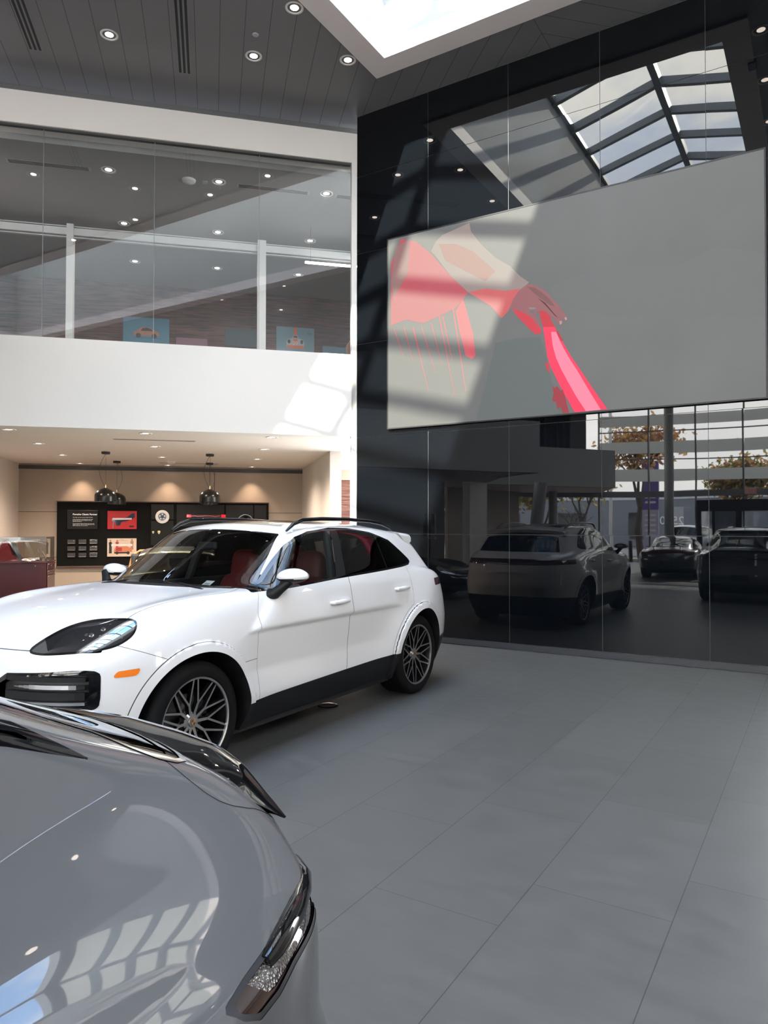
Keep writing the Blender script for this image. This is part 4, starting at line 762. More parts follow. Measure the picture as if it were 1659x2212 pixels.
def clip(M,fn):
    "split (V,N,T) by the sign of fn(V); returns inside, outside"
    V,N,T=M
    if len(T)==0: return M,M
    s=fn(V); s=np.where(np.abs(s)<1e-7,1e-7,s); sg=s<0; c=sg[T].sum(1)
    TI=[T[c==3]];TO=[T[c==0]]; mx=T[(c==1)|(c==2)]
    if len(mx):
        lone_in=(sg[mx].sum(1)==1); lone=np.where(lone_in[:,None],sg[mx],~sg[mx]).argmax(1)
        r=np.arange(len(mx)); a=mx[r,lone];b=mx[r,(lone+1)%3];c_=mx[r,(lone+2)%3]
        def cutp(p,q): t=(s[p]/(s[p]-s[q]))[:,None]; return V[p]+(V[q]-V[p])*t, N[p]+(N[q]-N[p])*t
        v1,n1=cutp(a,b);v2,n2=cutp(a,c_); k=len(V); i1=k+r; i2=k+len(mx)+r
        V=np.concatenate([V,v1,v2]); nn=np.concatenate([n1,n2]); nn/=np.linalg.norm(nn,axis=1,keepdims=True)+1e-9; N=np.concatenate([N,nn])
        t1=np.stack([a,i1,i2],1); t2=np.stack([i1,b,c_],1); t3=np.stack([i1,c_,i2],1)
        li=lone_in; TI+=[t1[li],t2[~li],t3[~li]]; TO+=[t1[~li],t2[li],t3[li]]
    def pack(ts):
        t=np.concatenate(ts); u,inv_=np.unique(t,return_inverse=True); return V[u],N[u],inv_.reshape(-1,3)
    return pack(TI),pack(TO)
def empty_m(M): return len(M[2])==0
def join(*Ms):
    V=[];N=[];T=[];k=0
    for v,n,t in Ms:
        if len(t)==0: continue
        V.append(v);N.append(n);T.append(t+k);k+=len(v)
    return (np.concatenate(V),np.concatenate(N),np.concatenate(T)) if V else (np.zeros((0,3)),np.zeros((0,3)),np.zeros((0,3),int))
def poly_fn(pts,u,extra=None,rnd=0):
    P=np.array(pts,float)
    def fn(V):
        q=u(V); ins=np.zeros(len(q),bool); dm=np.full(len(q),1e9); n=len(P)
        for i in range(n):
            a,b=P[i],P[(i+1)%n]; e=b-a; w=q-a; t=np.clip((w@e)/(e@e+1e-12),0,1); dd=w-t[:,None]*e; dm=np.minimum(dm,(dd**2).sum(1))
            cnd=((a[1]>q[:,1])!=(b[1]>q[:,1])); xi=(b[0]-a[0])*(q[:,1]-a[1])/(b[1]-a[1]+1e-12)+a[0]; ins^=cnd&(q[:,0]<xi)
        s=np.where(ins,-1,1)*np.sqrt(dm)
        if extra is not None: s=np.maximum(s,extra(V))
        return s
    return fn
def chaikin(p,n=2):
    p=[tuple(q) for q in p]
    for _ in range(n):
        o=[]
        for i in range(len(p)):
            a,b=np.array(p[i]),np.array(p[(i+1)%len(p)]); o+=[tuple(a*.75+b*.25),tuple(a*.25+b*.75)]
        p=o
    return p
def weld(M,minc=60):
    "merge coincident points and drop stray slivers"
    V,N,T=M
    if len(T)==0: return M
    _,f,inv_=np.unique(np.round(V,5),axis=0,return_index=True,return_inverse=True); inv_=inv_.reshape(-1); V=V[f];N=N[f];T=inv_[T]
    T=T[(T[:,0]!=T[:,1])&(T[:,1]!=T[:,2])&(T[:,0]!=T[:,2])]; lab=np.arange(len(V))
    for _ in range(4000):
        m=lab[T].min(1); new=lab.copy()
        for c in range(3): np.minimum.at(new,T[:,c],m)
        new=new[new]
        if (new==lab).all(): break
        lab=new
    cl=lab[T[:,0]]; u,cn=np.unique(cl,return_counts=True); keep=u[cn>=min(minc,cn.max())]; T=T[np.isin(cl,keep)]
    _,f=np.unique(np.sort(T,1),axis=0,return_index=True); T=T[f]
    u,i2=np.unique(T,return_inverse=True); return V[u],N[u],i2.reshape(-1,3)
def shell(name,M,mt,par,side,off=0):
    "side: +1/-1 one side, 0 both halves in one mesh"
    V,N,T=weld(M)
    if len(T)==0: return None
    V=V+N*off
    vs=[];ns=[];ts=[];k=0
    for s in ((1,-1) if side==0 else (side,)):
        v=V*[1,-s,1]; n=N*[1,-s,1]; t=T.copy()
        fn=np.cross(v[t[:,1]]-v[t[:,0]],v[t[:,2]]-v[t[:,0]]); bad=(fn*n[t].mean(1)).sum(1)<0; t[bad]=t[bad][:,::-1]
        vs.append(v);ns.append(n);ts.append(t+k);k+=len(v)
    vs,ns,ts=np.concatenate(vs),np.concatenate(ns),np.concatenate(ts)
    if side==0:
        _,f,iv=np.unique(np.round(vs,5),axis=0,return_index=True,return_inverse=True); iv=iv.reshape(-1); vs,ns,ts=vs[f],ns[f],iv[ts]; ts=ts[(ts[:,0]!=ts[:,1])&(ts[:,1]!=ts[:,2])&(ts[:,0]!=ts[:,2])]; _,f=np.unique(np.sort(ts,1),axis=0,return_index=True); ts=ts[f]
    return mesh_obj(name,vs,ts,mt,par,True,normals=ns)
XZ=lambda V:V[:,[0,2]]
AZ=lambda V:np.stack([.81*V[:,0]+.59*V[:,1],V[:,2]],1)
YZ=lambda V:V[:,[1,2]]
XY=lambda V:V[:,[0,1]]
def rr(V,xh,zh): return np.hypot(V[:,0]-xh,V[:,2]-zh)
# ---------------------------------------------------------------- wheels
M_tyre=mat('tyre_rubber',(.006,.006,.0065),.7,spec=.15)
N_,L_=nodes(M_tyre); v_=mapped(N_,L_,(1,.05,1)); n_=N_.new('ShaderNodeTexNoise'); n_.inputs['Scale'].default_value=55; L_.new(v_,n_.inputs[0]); bp_=N_.new('ShaderNodeBump'); bp_.inputs['Strength'].default_value=.25; L_.new(n_.outputs[0],bp_.inputs['Height']); L_.new(bp_.outputs[0],N_['Principled BSDF'].inputs['Normal'])
M_rimface=mat('machined_rim',(.42,.41,.40),.28,metal=.9); M_rimdark=mat('rim_dark',(.02,.02,.022),.2,metal=.5,coat=.6)
M_disc=mat('brake_disc_steel',(.10,.10,.10),.35,metal=.9); M_gold=mat('crest_gold',(.50,.38,.16),.35,metal=.7)
def wheel_proto(par,R=.38,rim=.283,w=.275,style='y',face=None,dark=None,lod=1):
    "axis along y, outer face towards -y"
    face=face or M_rimface; dark=dark or M_rimdark; b=MB(); h=w/2; n=64 if lod else 28
    b.lathe([(rim+.004,-h+.004),(rim+.002,-h-.002),(rim-.010,-h+.002),(rim-.012,-h+.012)],n,0,'y')
    b.lathe([(rim-.012,-h+.012),(rim-.022,-h+.05),(rim-.035,0),(rim-.02,h)],n,1,'y')
    b.lathe([(0,-h+.045),(.045,-h+.04),(.062,-h+.05),(.066,-h+.09),(0,-h+.10)],32,0,'y')
    def bar(p0,p1,w0,w1,y0,y1,dp=.03):
        a=Vector((p0[0],0,p0[1]));c=Vector((p1[0],0,p1[1]));d=(c-a).normalized();s=Vector((-d.z,0,d.x))
        v=[a+s*w0+Vector((0,y0,0)),a-s*w0+Vector((0,y0,0)),c-s*w1+Vector((0,y1,0)),c+s*w1+Vector((0,y1,0))]
        k=1.35; u=[a+s*w0*k+Vector((0,y0+dp,0)),a-s*w0*k+Vector((0,y0+dp,0)),c-s*w1*k+Vector((0,y1+dp,0)),c+s*w1*k+Vector((0,y1+dp,0))]
        b.add([tuple(x) for x in v+u],[(0,1,2,3)],0); b.add([tuple(x) for x in v+u],[(0,4,5,1),(1,5,6,2),(2,6,7,3),(3,7,4,0),(7,6,5,4)],1)
    pol=lambda r,a:(r*cos(a),r*sin(a)); yo=-h+.012; yh=-h+.042
    if style=='y':
        for k in range(10):
            a=2*pi*k/10+R_(7); rf=.118 if k%2 else .128; ym=yh+(yo-yh)*.4
            bar(pol(.035,a),pol(rf,a),.0105,.0085,yh,ym)
            for q in (-1,1): bar(pol(rf-.006,a),pol(rim-.008,a+q*R_(14.4)),.0068,.0058,ym,yo)
    elif style=='5':
        for k in range(5):
            a=2*pi*k/5+pi/2; bar(pol(.04,a),pol(rim-.01,a-.09),.016,.012,yh,yo); bar(pol(.04,a),pol(rim-.01,a+.09),.016,.012,yh,yo)
    else:
        for k in range(10): a=2*pi*k/10; bar(pol(.04,a),pol(rim-.01,a),.012,.010,yh,yo)
    o=b.build('wheel',[face,dark],par,False)
    T=[(rim-.004,-h+.012),(rim+.010,-h-.006),(rim+.035,-h-.012),(R-.035,-h-.006),(R-.012,-h+.008),(R-.003,-h+.028)]
    g=5; 
    for i in range(g):
        y0=-h+.030+(w-.06)*i/g; y1=-h+.030+(w-.06)*(i+1)/g; T+=[(R,y0+.006),(R,y1-.006),(R-.007,y1-.005),(R-.007,y1+.005)]
    T+=[(R-.003,h-.028),(R-.012,h-.008),(R-.04,h+.006),(rim+.01,h+.004),(rim-.02,h)]
    MB().lathe(T,72 if lod else 32,0,'y').build('tyre',M_tyre,o,True)
    if lod:
        MB().lathe([(.03,-h+.125),(.165,-h+.125),(.168,-h+.15),(.03,-h+.15)],40,0,'y').build('brake_disc',M_disc,o,True)
        MB().prism([pol(.115,R_(15)),pol(.18,R_(12)),pol(.185,R_(28)),pol(.18,R_(48)),pol(.115,R_(45))],-h+.095,-h+.18,lambda a,c,hh:(a,hh,c)).build('brake_caliper',M_black,o)
        cc=MB().lathe([(0,-h+.032),(.030,-h+.034),(.033,-h+.04)],28,0,'y').build('centre_cap',face,o,True)
        MB().prism([(-.019,.02),(0,.025),(.019,.02),(.017,-.006),(0,-.026),(-.017,-.006)],-h+.029,-h+.033,lambda a,c,hh:(a,hh,c)).build('wheel_crest',M_gold,o)
        q=lambda a,c,hh:(a,hh,c); cr=[MB().prism([(-.015,.001),(-.015,.016),(-.001,.019),(-.001,.001)],-h+.0285,-h+.0295,q),MB().prism([(.001,-.001),(.015,-.001),(.012,-.011),(.001,-.02)],-h+.0285,-h+.0295,q)]
        cr[0].v+=cr[1].v; n0=8; cr[0].f+=[tuple(i+8 for i in f) for f in cr[1].f]; cr[0].m+=cr[1].m; cr[0].build('crest_red_fields',mat('crest_red',(.25,.02,.02),.4),o)
    return o
def place_wheels(par,proto,xs,yl,zh,w,spin=(0,0,0,0)):
    k=0
    for x in xs:
        for s in (1,-1):
            o=proto if k==0 else proto.copy()
            if k: COL.objects.link(o)
            o.parent=par
            if k:
                for g in proto.children: c=g.copy(); COL.objects.link(c); c.parent=o
            o.location=(x,-s*(yl-w/2),zh); o.rotation_euler=(0,spin[k],0 if s==1 else pi); k+=1
def arch_liner(par,f,xh,zh,ra,yin=.52):
    "black wheel housing following the arch edge"
    for s in (1,-1):
        vs=[];fs=[];n=40;m=4
        an=np.linspace(-.55,pi+.55,n+1); P=np.stack([xh+ra*np.cos(an),np.zeros(n+1),zh+ra*np.sin(an)],1)
        lo=np.full(n+1,.4);hi=np.full(n+1,1.3)
        for _ in range(24):
            md=.5*(lo+hi);Q_=P.copy();Q_[:,1]=md;ins=f(Q_)<0;lo=np.where(ins,md,lo);hi=np.where(ins,hi,md)
        for i in range(n+1):
            yo=max(lo[i]+.001,yin+.01); vs+=[(P[i,0],-s*yo,P[i,2]),(P[i,0],-s*yin,P[i,2]),(xh,-s*yin,zh)]
        for i in range(n): a=3*i;c=3*i+3; fs+=[(a,c,c+1,a+1),(a+1,c+1,c+2)]
        mesh_obj('wheel_arch_liner',vs,fs,M_black,par,False)
def pillow(nm,parent,sx,sy,sz,M,m,e=.45,n=28):
    "rounded cushion (superellipsoid)"
    sg=lambda v:(abs(v)**e)*(1 if v>=0 else -1); vs=[];fs=[];k=n//2
    for j in range(k+1):
        ph=-pi/2+pi*j/k
        for i in range(n):
            th=2*pi*i/n; vs.append(tuple(M@Vector((sx/2*sg(cos(ph))*sg(cos(th)),sy/2*sg(cos(ph))*sg(sin(th)),sz/2*sg(sin(ph))))))
    for j in range(k):
        for i in range(n): fs.append((j*n+i,j*n+(i+1)%n,(j+1)*n+(i+1)%n,(j+1)*n+i))
    return mesh_obj(nm,vs,fs,m,parent,True)
def seat(par,x,y,col_m,z=.50,lean=.22,rear=False,w=.5):
    "one seat: cushion mesh with backrest and headrest children"
    y=-y
    s=pillow('seat',par,.54,w,.18,Matrix.Translation((x,y,z)),col_m)
    pillow('backrest',s,.17,w*.95,.62,Matrix.Translation((x+.28,y,z+.32))@Matrix.Rotation(lean,4,'Y'),col_m,.5)
    pillow('headrest',s,.13,.30,.34,Matrix.Translation((x+.375,y,z+.68))@Matrix.Rotation(lean*.6,4,'Y'),col_m,.6)
    return s
# ================================================================ WHITE SUV
M_carglass=glass_mat('car_glass',(.42,.46,.45),k=.9); M_ws=glass_mat('windscreen_glass',(.58,.62,.60),k=1.0); M_privacy=glass_mat('privacy_glass',(.05,.05,.055),k=.9)
M_seam=mat('gap_and_shade_line',(.05,.05,.05),.7); M_plast=mat('black_plastic',(.010,.010,.011),.5,spec=.25); M_redl=mat('red_leather_seat',(.20,.018,.016),.45); M_amber=mat('amber_lens',(.85,.20,.02),.12,coat=1,emit=(1,.25,.03),es=.10)
def paint(n,c,flake=0,**k): return mat(n,c,.65,spec=.2,coat=1,two=True)
def suv_cayenne():
    M_p=paint('white_car_paint',(.79,.77,.745)); d=CAY; f=car_field(d); L=4.93
    t=thing('suv','white luxury SUV with red leather seats parked in front of the black glass wall','car',(-4.33,2.365,0),pi/2)
    M=fan_grid(f,d,L,120,250,110,170)
    x1,x2=d['hubs'];zh=d['zh'];ra=d['RA'][0]
    for xh in (x1,x2): _,M=clip(M,lambda V:np.maximum(rr(V,xh,zh)-ra,.5-V[:,1]))
    _,M=clip(M,lambda V:V[:,2]-.222)                                  # open underneath
    zc=Cv([(-.2,.31),(.40,.33),(.75,.36),(1.31,.412),(2.4,.442),(3.28,.462),(4.1,.50),(4.93,.53),(5.2,.53)],.05)
    S,M=clip(M,lambda V:V[:,2]-zc(V[:,0])); shell('sill_cladding',S,M_plast,t,0)
    # side windows
    DLO=[(1.496,1.157),(1.651,1.16),(2.149,1.186),(2.443,1.202),(3.262,1.231),(3.581,1.244),(3.757,1.257),(3.832,1.283),(3.821,1.314),(3.725,1.384),(3.555,1.499),(3.273,1.575),(2.939,1.614),(2.675,1.618),(2.338,1.587),(2.159,1.545),(2.032,1.486),(1.85,1.362),(1.676,1.234)]
    dlo=poly_fn(DLO,XZ,lambda V:.45-V[:,1]); Dm,M=clip(M,dlo); ins=lambda k:(lambda V:dlo(V)+k)
    G,fr=clip(Dm,ins(.017))
    bl=lambda V:V[:,0]-(2.425+(V[:,2]-1.2)*.56); br_=lambda V:V[:,0]-(2.565+(V[:,2]-1.2)*.45); cl=lambda V:V[:,0]-(3.268+(V[:,2]-1.23)*.15); al=lambda V:V[:,0]-(1.70+(V[:,2]-1.16)*.87)
    Gf,G=clip(G,bl); B,G=clip(G,br_); Gr,Gq=clip(G,lambda V:cl(V)+.012); cp,Gq=clip(Gq,lambda V:cl(V)-.012)
    Gt,Gf=clip(Gf,lambda V:al(V)+.008); ap,Gf=clip(Gf,lambda V:al(V)-.008)
    for s in (1,-1):
        for nm,g,m in (('front_window',Gf,M_carglass),('quarter_light',Gt,M_carglass),('rear_window',Gr,M_privacy),('rear_quarter_window',Gq,M_privacy)): shell(nm,g,m,t,s,-.002)
        shell('window_frame',join(fr,B,cp,ap),M_blackg,t,s)
    # windscreen
    xp=lambda V:V[:,0]-.40*V[:,1]**2
    ws=lambda V:np.maximum(np.maximum(V[:,1]-(.785-(V[:,2]-1.17)*.44),xp(V)-1.955),1.305-xp(V))
    Wm,M=clip(M,lambda V:np.maximum(ws(V),1.12-V[:,2])); Wg,Wb=clip(Wm,lambda V:ws(V)+.022); shell('windscreen',Wg,M_ws,t,0,-.002); shell('windscreen_border',Wb,M_blackg,t,0)
    cw,M=clip(M,lambda V:np.maximum(np.maximum(V[:,1]-.70,xp(V)-1.306),1.265-xp(V))); shell('cowl_panel',cw,M_plast,t,0)
    # rear window, sunroof
    xr_=lambda V:V[:,0]+.30*V[:,1]**2
    rw=lambda V:np.maximum(np.maximum(V[:,1]-(.60+(1.5-V[:,2])*.35),4.30-xr_(V)),np.maximum(xr_(V)-4.66,1.22-V[:,2])); Rm,M=clip(M,rw); shell('tailgate_window',Rm,M_privacy,t,0)
    sr=lambda V:np.maximum(np.maximum(V[:,1]-.50,2.14-xp(V)),np.maximum(V[:,0]-3.75,1.5-V[:,2])); Sr,M=clip(M,sr); shell('sunroof',Sr,mat('sunroof_glass',(.03,.028,.026),.04,coat=1),t,0)
    # lamps
    HL=chaikin([(.315,.900),(.396,.960),(.507,1.019),(.623,1.054),(.764,1.073),(.870,1.077),(.915,1.066),(.923,1.035),(.899,.980),(.82,.933),(.737,.912),(.551,.893),(.37,.880)],2)
    Hm,M=clip(M,poly_fn(HL,AZ,lambda V:np.maximum(V[:,0]-.8,.2-V[:,1]))); Hr,Hi=clip(Hm,lambda V:-(poly_fn(HL,AZ)(V)+.012))
    M_hl=mat('headlamp_lens',(.012,.013,.015),.03,ior=2.3,coat=1); 
    for s in (1,-1):
        h=shell('headlight',Hi,M_hl,t,s); shell('lamp_rim',Hr,M_blackg,h,s)
        for a,z in ((.70,.975),(.76,1.01),(.66,1.01),(.72,1.045)):   # four light points inside the lens
            P=np.array([.35+(a-.7)*.9,.66+(a-.7)*.5,z]); g=grad(f,P[None])[0]; P=P-g*float(f(P[None])[0]); o=MB().lathe([(0,.004),(.012,.003),(.016,-.004),(.020,-.004)],20).build('light_point',M_chrome,h,True)
            o.location=(P[0],-s*P[1],P[2]); o.rotation_euler=Vector((g[0],-s*g[1],g[2])).to_track_quat('Z','Y').to_euler()
    MK=[(.779,.757),(.790,.775),(.811,.792),(.935,.798),(.928,.772),(.905,.757)]
    Km,M=clip(M,poly_fn(MK,AZ,lambda V:np.maximum(V[:,0]-.7,.7-V[:,1])))
    for s in (1,-1): shell('side_marker',Km,M_amber,t,s,.003)
    tl=lambda V:np.maximum(np.maximum(np.abs(V[:,2]-1.065)-.036-.012*np.clip((V[:,0]-4.5)*3,0,1),4.20-V[:,0]),-1); Tm,M=clip(M,tl); shell('tail_light_strip',Tm,mat('smoked_red_lens',(.05,.005,.006),.08,coat=1),t,0,.002)
    # air intakes
    IN=chaikin([(.20,.775),(.565,.797),(.72,.812),(.800,.800),(.806,.74),(.805,.62),(.79,.585),(.70,.575),(.20,.56)],1)
    Im,M=clip(M,poly_fn(IN,YZ,lambda V:V[:,0]-.42)); 
    I2=chaikin([(.23,.755),(.60,.778),(.745,.785),(.762,.77),(.766,.70),(.765,.63),(.75,.61),(.23,.59)],1); Ii,Io=clip(Im,poly_fn(I2,YZ))
    Gc,M=clip(M,lambda V:np.maximum(np.maximum(V[:,1]-.19,np.abs(V[:,2]-.64)-.15),V[:,0]-.3)); shell('centre_grille',Gc,M_plast,t,0,-.01)
    Lg,M=clip(M,lambda V:np.maximum(np.maximum(V[:,1]-.70,np.abs(V[:,2]-.42)-.07),V[:,0]-.3)); shell('lower_grille',Lg,M_plast,t,0,-.006)
    for s in (1,-1):
        a=shell('air_intake',Ii,M_black,t,s,-.045); shell('intake_surround',Io,M_blackg,t,s,.003)
        for z,m,hh in ((.715,M_chrome,.012),(.757,M_plast,.014),(.665,M_plast,.022),(.622,M_steel,.008)):
            b=MB(); ys=np.linspace(.36 if m is M_chrome else .30,.752,12); xs=[]
            for y in ys:
                X=np.linspace(-.1,.6,400); q=np.stack([X,np.full(400,y),np.full(400,z)],1); i=np.argmax(f(q)<0); xs.append(X[i])
            for i in range(11):
                x0,x1_=xs[i]-.0,xs[i+1]-.0; tp=hh*(.25+.75*min(1,i/3)) if m is M_chrome else hh
                b.add([(x0-.006,-s*ys[i],z-tp),(x1_-.006,-s*ys[i+1],z-tp),(x1_-.006,-s*ys[i+1],z+tp),(x0-.006,-s*ys[i],z+tp),(x0+.04,-s*ys[i],z-tp*.4),(x1_+.04,-s*ys[i+1],z-tp*.4),(x1_+.04,-s*ys[i+1],z+tp*.8),(x0+.04,-s*ys[i],z+tp*.8)],[(0,1,2,3),(3,2,6,7),(0,4,5,1)])
            b.build('intake_blade',m,a)
    # panels, gaps and painted arch lip shading
    yh=Cv([(.1,.80),(.45,.76),(.572,.749),(.825,.757),(1.053,.767),(1.279,.792),(1.40,.785),(1.52,.72)],.04)
    GAP=.0028; gaps=[]
    def seam(M,fn):
        g,M=clip(M,lambda V:np.abs(fn(V)) - GAP if False else fn(V)); gaps.append(g); return M
    hood=lambda V:np.maximum(np.maximum(V[:,1]-yh(V[:,0]),.893+.02*np.clip(V[:,1],0,.35)-V[:,2]),np.maximum(V[:,0]-1.62,V[:,2]-1.26))
    Ho,M=clip(M,hood); g,Hh=clip(Ho,lambda V:-(hood(V)+.0045)); gaps.append(g); shell('bonnet',Hh,M_p,t,0)
    xa=Cv([(.2,1.495),(.40,1.495),(.9,1.485),(1.03,1.489),(1.10,1.515),(1.16,1.56),(1.3,1.75)],.02); xb=Cv([(.2,2.578),(.447,2.581),(.63,2.625),(.85,2.625),(1.055,2.606),(1.194,2.60),(1.3,2.61)],.02); xc=Cv([(.2,3.9),(.85,3.63),(1.0,3.66),(1.10,3.672),(1.174,3.667),(1.3,3.66)],.02)
    rarch=lambda V:ra+.085-rr(V,x2,zh)
    dz=lambda V:np.maximum(V[:,2]-1.27,.5-V[:,1])
    df=lambda V:np.maximum(np.maximum(xa(V[:,2])-V[:,0],V[:,0]-xb(V[:,2])),dz(V)); dr=lambda V:np.maximum(np.maximum(xb(V[:,2])-V[:,0],V[:,0]-xc(V[:,2])),np.maximum(rarch(V),dz(V)))
    for xh in (x1,x2):
        lf=lambda V:np.maximum(rr(V,xh,zh)-(ra+.062),.5-V[:,1]); A_,M=clip(M,lf); g,A_=clip(A_,lambda V:-(lf(V)+.0048)); gaps.append(g)  # dark ring paints the shading along the arch lip edge
        for s in (1,-1): shell('wheel_arch_trim',A_,M_p,t,s,.003)
    Df,M=clip(M,df); g,Dfi=clip(Df,lambda V:-(np.maximum(xa(V[:,2])-V[:,0],V[:,0]-xb(V[:,2]))+GAP)); gaps.append(g)
    Dr,M=clip(M,dr); g,Dri=clip(Dr,lambda V:-(np.maximum(np.maximum(xb(V[:,2])-V[:,0],V[:,0]-xc(V[:,2])),rarch(V))+GAP)); gaps.append(g)
    fe=lambda V:np.maximum(V[:,0]-1.50,V[:,2]-1.3); Fe,M=clip(M,lambda V:np.maximum(fe(V),.0-V[:,1]))
    bz=lambda V:V[:,2]-np.interp(V[:,0],[.0,.14,.40,.503,.655,.9],[.893,.90,.932,.891,.828,.70]); Bu,Fe=clip(Fe,bz); g,Fe=clip(Fe,lambda V:V[:,2]-np.interp(V[:,0],[.0,.14,.40,.503,.655,.9],[.893,.90,.932,.891,.828,.70])-.0035); gaps.append(g)
    dec=[]
    for s in (1,-1):
        for nm,g,y,xh_ in (('front_door',Dfi,1,2.42),('rear_door',Dri,1,3.45)):
            o=shell(nm,g,M_p,t,s); zz=1.022 if nm[0]=='f' else 1.056
            # handle
            Pq=np.array([[xh_,.9,zz]]); gq=None; yy=np.linspace(.7,1.1,400); q=np.stack([np.full(400,xh_),yy,np.full(400,zz)],1); y0=yy[np.argmax(f(q)>0)]
            b=MB(); pts=[(xh_-.125,-s*(y0-.004),zz-.004),(xh_-.105,-s*(y0+.024),zz-.002),(xh_,-s*(y0+.034),zz),(xh_+.10,-s*(y0+.024),zz+.002),(xh_+.125,-s*(y0-.004),zz+.004)]
            b.tube(pts,[.010,.017,.019,.017,.010],12); b.build('door_handle',M_p,o,True)
            MB().lathe([(0,.0035),(.028,.003),(.036,.0)],24).build('handle_recess_shade',mat('handle_shade',(.45,.45,.44),.3),o,True).matrix_local=Matrix.Translation((xh_-.01,-s*y0,zz-.014))@Matrix.Rotation(s*pi/2,4,'X')@Matrix.Diagonal((1.5,.9,1,1))  # grey disc paints the shade of the handle recess
        shell('front_fender',Fe,M_p,t,s)
    shell('front_bumper',Bu,M_p,t,0)
    Rf,M=clip(M,lambda V:np.maximum(1.45-V[:,2],V[:,0]-4.15)); shell('roof',Rf,M_p,t,0)
    Rb,M=clip(M,lambda V:np.maximum(V[:,2]-.86,4.2-V[:,0])); shell('rear_bumper',Rb,M_p,t,0)
    Tg,M=clip(M,lambda V:np.maximum(V[:,1]-.72,4.25-V[:,0])); g,Tg=clip(Tg,lambda V:-(np.maximum(V[:,1]-.72,4.25-V[:,0])+GAP)); gaps.append(g); shell('tailgate',Tg,M_p,t,0)
    Pf,M=clip(M,lambda V:V[:,0]-2.6)
    for s in (1,-1): shell('windscreen_pillar',Pf,M_p,t,s); shell('rear_quarter_panel',M,M_p,t,s)
    [shell('gap_and_shade_line',g_,M_seam,t,s,-.001) for g_ in gaps for s in (1,-1)]
    for xh in (x1,x2): arch_liner(t,f,xh,zh,ra)
    MB().box(.5,4.4,-.78,.78,.17,.235).build('underbody',M_black,t)
    MB().rbox(1.45,4.1,-.82,.82,.27,.36,.03).build('cabin_floor',M_black,t)
    w=wheel_proto(t,.383,.285,.28); place_wheels(t,w,(x1,x2),.925,zh+.003,.28,(R_(8),R_(30),R_(-22),R_(40)))
    # roof spoiler
    b=MB(); sec=[(3.98,1.607,0),(4.28,1.592,0),(4.335,1.580,0),(4.338,1.540,0),(4.30,1.520,0),(4.10,1.515,0)]; ys=[-.69,-.66,-.5,-.35,-.2,0,.2,.35,.5,.66,.69]; vs=[];fs=[]
    for y in ys:
        k=(abs(y)/.66)**2.2
        for x,z,_ in sec: vs.append((x-.22*k*(1 if x>4.1 else .45),y,z-.040*k-(.02 if abs(y)>.67 else 0)))
    m=len(sec)
    for i in range(len(ys)-1):
        for j in range(m): fs.append((i*m+j,(i+1)*m+j,(i+1)*m+(j+1)%m,i*m+(j+1)%m))
    fs+=[tuple(range(m)),tuple((len(ys)-1)*m+j for j in range(m))[::-1]]; fix_normals(mesh_obj('roof_spoiler',vs,fs,M_p,t,False))
    for s in (1,-1):   # roof rails
        zr=lambda x:1.70-.0*(x)-.02*((x-2.9)/.8)**2; P=[(2.13,.655,1.60),(2.22,.655,1.655),(2.34,.652,1.688),(2.6,.648,1.70),(3.0,.642,1.70),(3.4,.632,1.685),(3.62,.622,1.665),(3.76,.615,1.635),(3.84,.612,1.60)]
        MB().tube([(x,-s*y,z-.008) for x,y,z in P],[.010,.017,.018,.018,.018,.018,.018,.016,.010],10).build('roof_rail',M_blackg,t,True)
        # door mirror
        hc=Vector((1.745 if s==1 else 1.80,-s*(1.035 if s==1 else 1.0),1.262 if s==1 else 1.24)); bm=bmesh.new(); bmesh.ops.create_uvsphere(bm,u_segments=40,v_segments=24,radius=1)
        for v in bm.verts:
            x,y,z=v.co; v.co=(x*(.085 if x<0 else .062)*(1-.15*y*s*-1),y*.135,z*(.062 if z>0 else .045)+.006*y*(-s)); 
        bm.transform(Matrix.Translation(hc)); me=bpy.data.meshes.new('mirror_housing'); bm.to_mesh(me); bm.free(); me.materials.append(M_p); me.materials.append(M_plast)
        for p in me.polygons: p.use_smooth=True; p.material_index=1 if p.center.z<hc.z-.012 else 0
        mo=bpy.data.objects.new('door_mirror',me); COL.objects.link(mo); mo.parent=t
        MB().tube([(1.66,-s*.89,1.135),(1.665,-s*.935,1.145),(1.69,-s*.975,1.185),(1.72,-s*1.03,1.232)],[.045,.042,.034,.030],16).build('mirror_arm',M_plast,mo,True)
        o=MB().lathe([(0,0),(.05,0)],28).build('mirror_glass',M_chrome,mo); o.matrix_local=Matrix.Translation((hc.x+.056,hc.y,hc.z+.004))@Matrix.Rotation(pi/2,4,'Y')@Matrix.Diagonal((.9,2.1,1,1))
    for s,x0 in ((1,0),(-1,0)):   # wipers
        MB().tube([(1.33,-s*.55,1.175),(1.36,-s*.3,1.208),(1.385,-s*(-.05),1.222)],[.012,.008,.006],8).build('wiper',M_plast,t)
    # number tag lying on the dashboard
    o=MB().box(-.075,.075,-.045,.045,0,.001).build('price_sheet',M_white,t); o.location=(1.44,-.45,1.188); o.rotation_euler=(0,-R_(30),R_(-6))
    b=MB(); [b.box(-.05+.012*i,-.045+.012*i,-.03,.02,.0012,.0016) for i in range(8)]; b.box(-.06,.06,.026,.03,.0012,.0016); b.build('printed_lines',M_black,o)
    # cabin
    b=MB(); b.rbox(1.42,1.95,-.74,.74,.80,1.10,.06); b.rbox(1.35,1.62,-.76,.76,1.0,1.145,.04); b.build('dashboard',mat('dash_black',(.02,.021,.022),.55),t,True)
    dd=mat('door_card',(.03,.032,.034),.6)
    for s in (1,-1):
        b=MB(); b.rbox(1.5,3.6,min(-s*.80,-s*.86),max(-s*.80,-s*.86),.35,1.14,.02); b.build('door_card',dd,t)
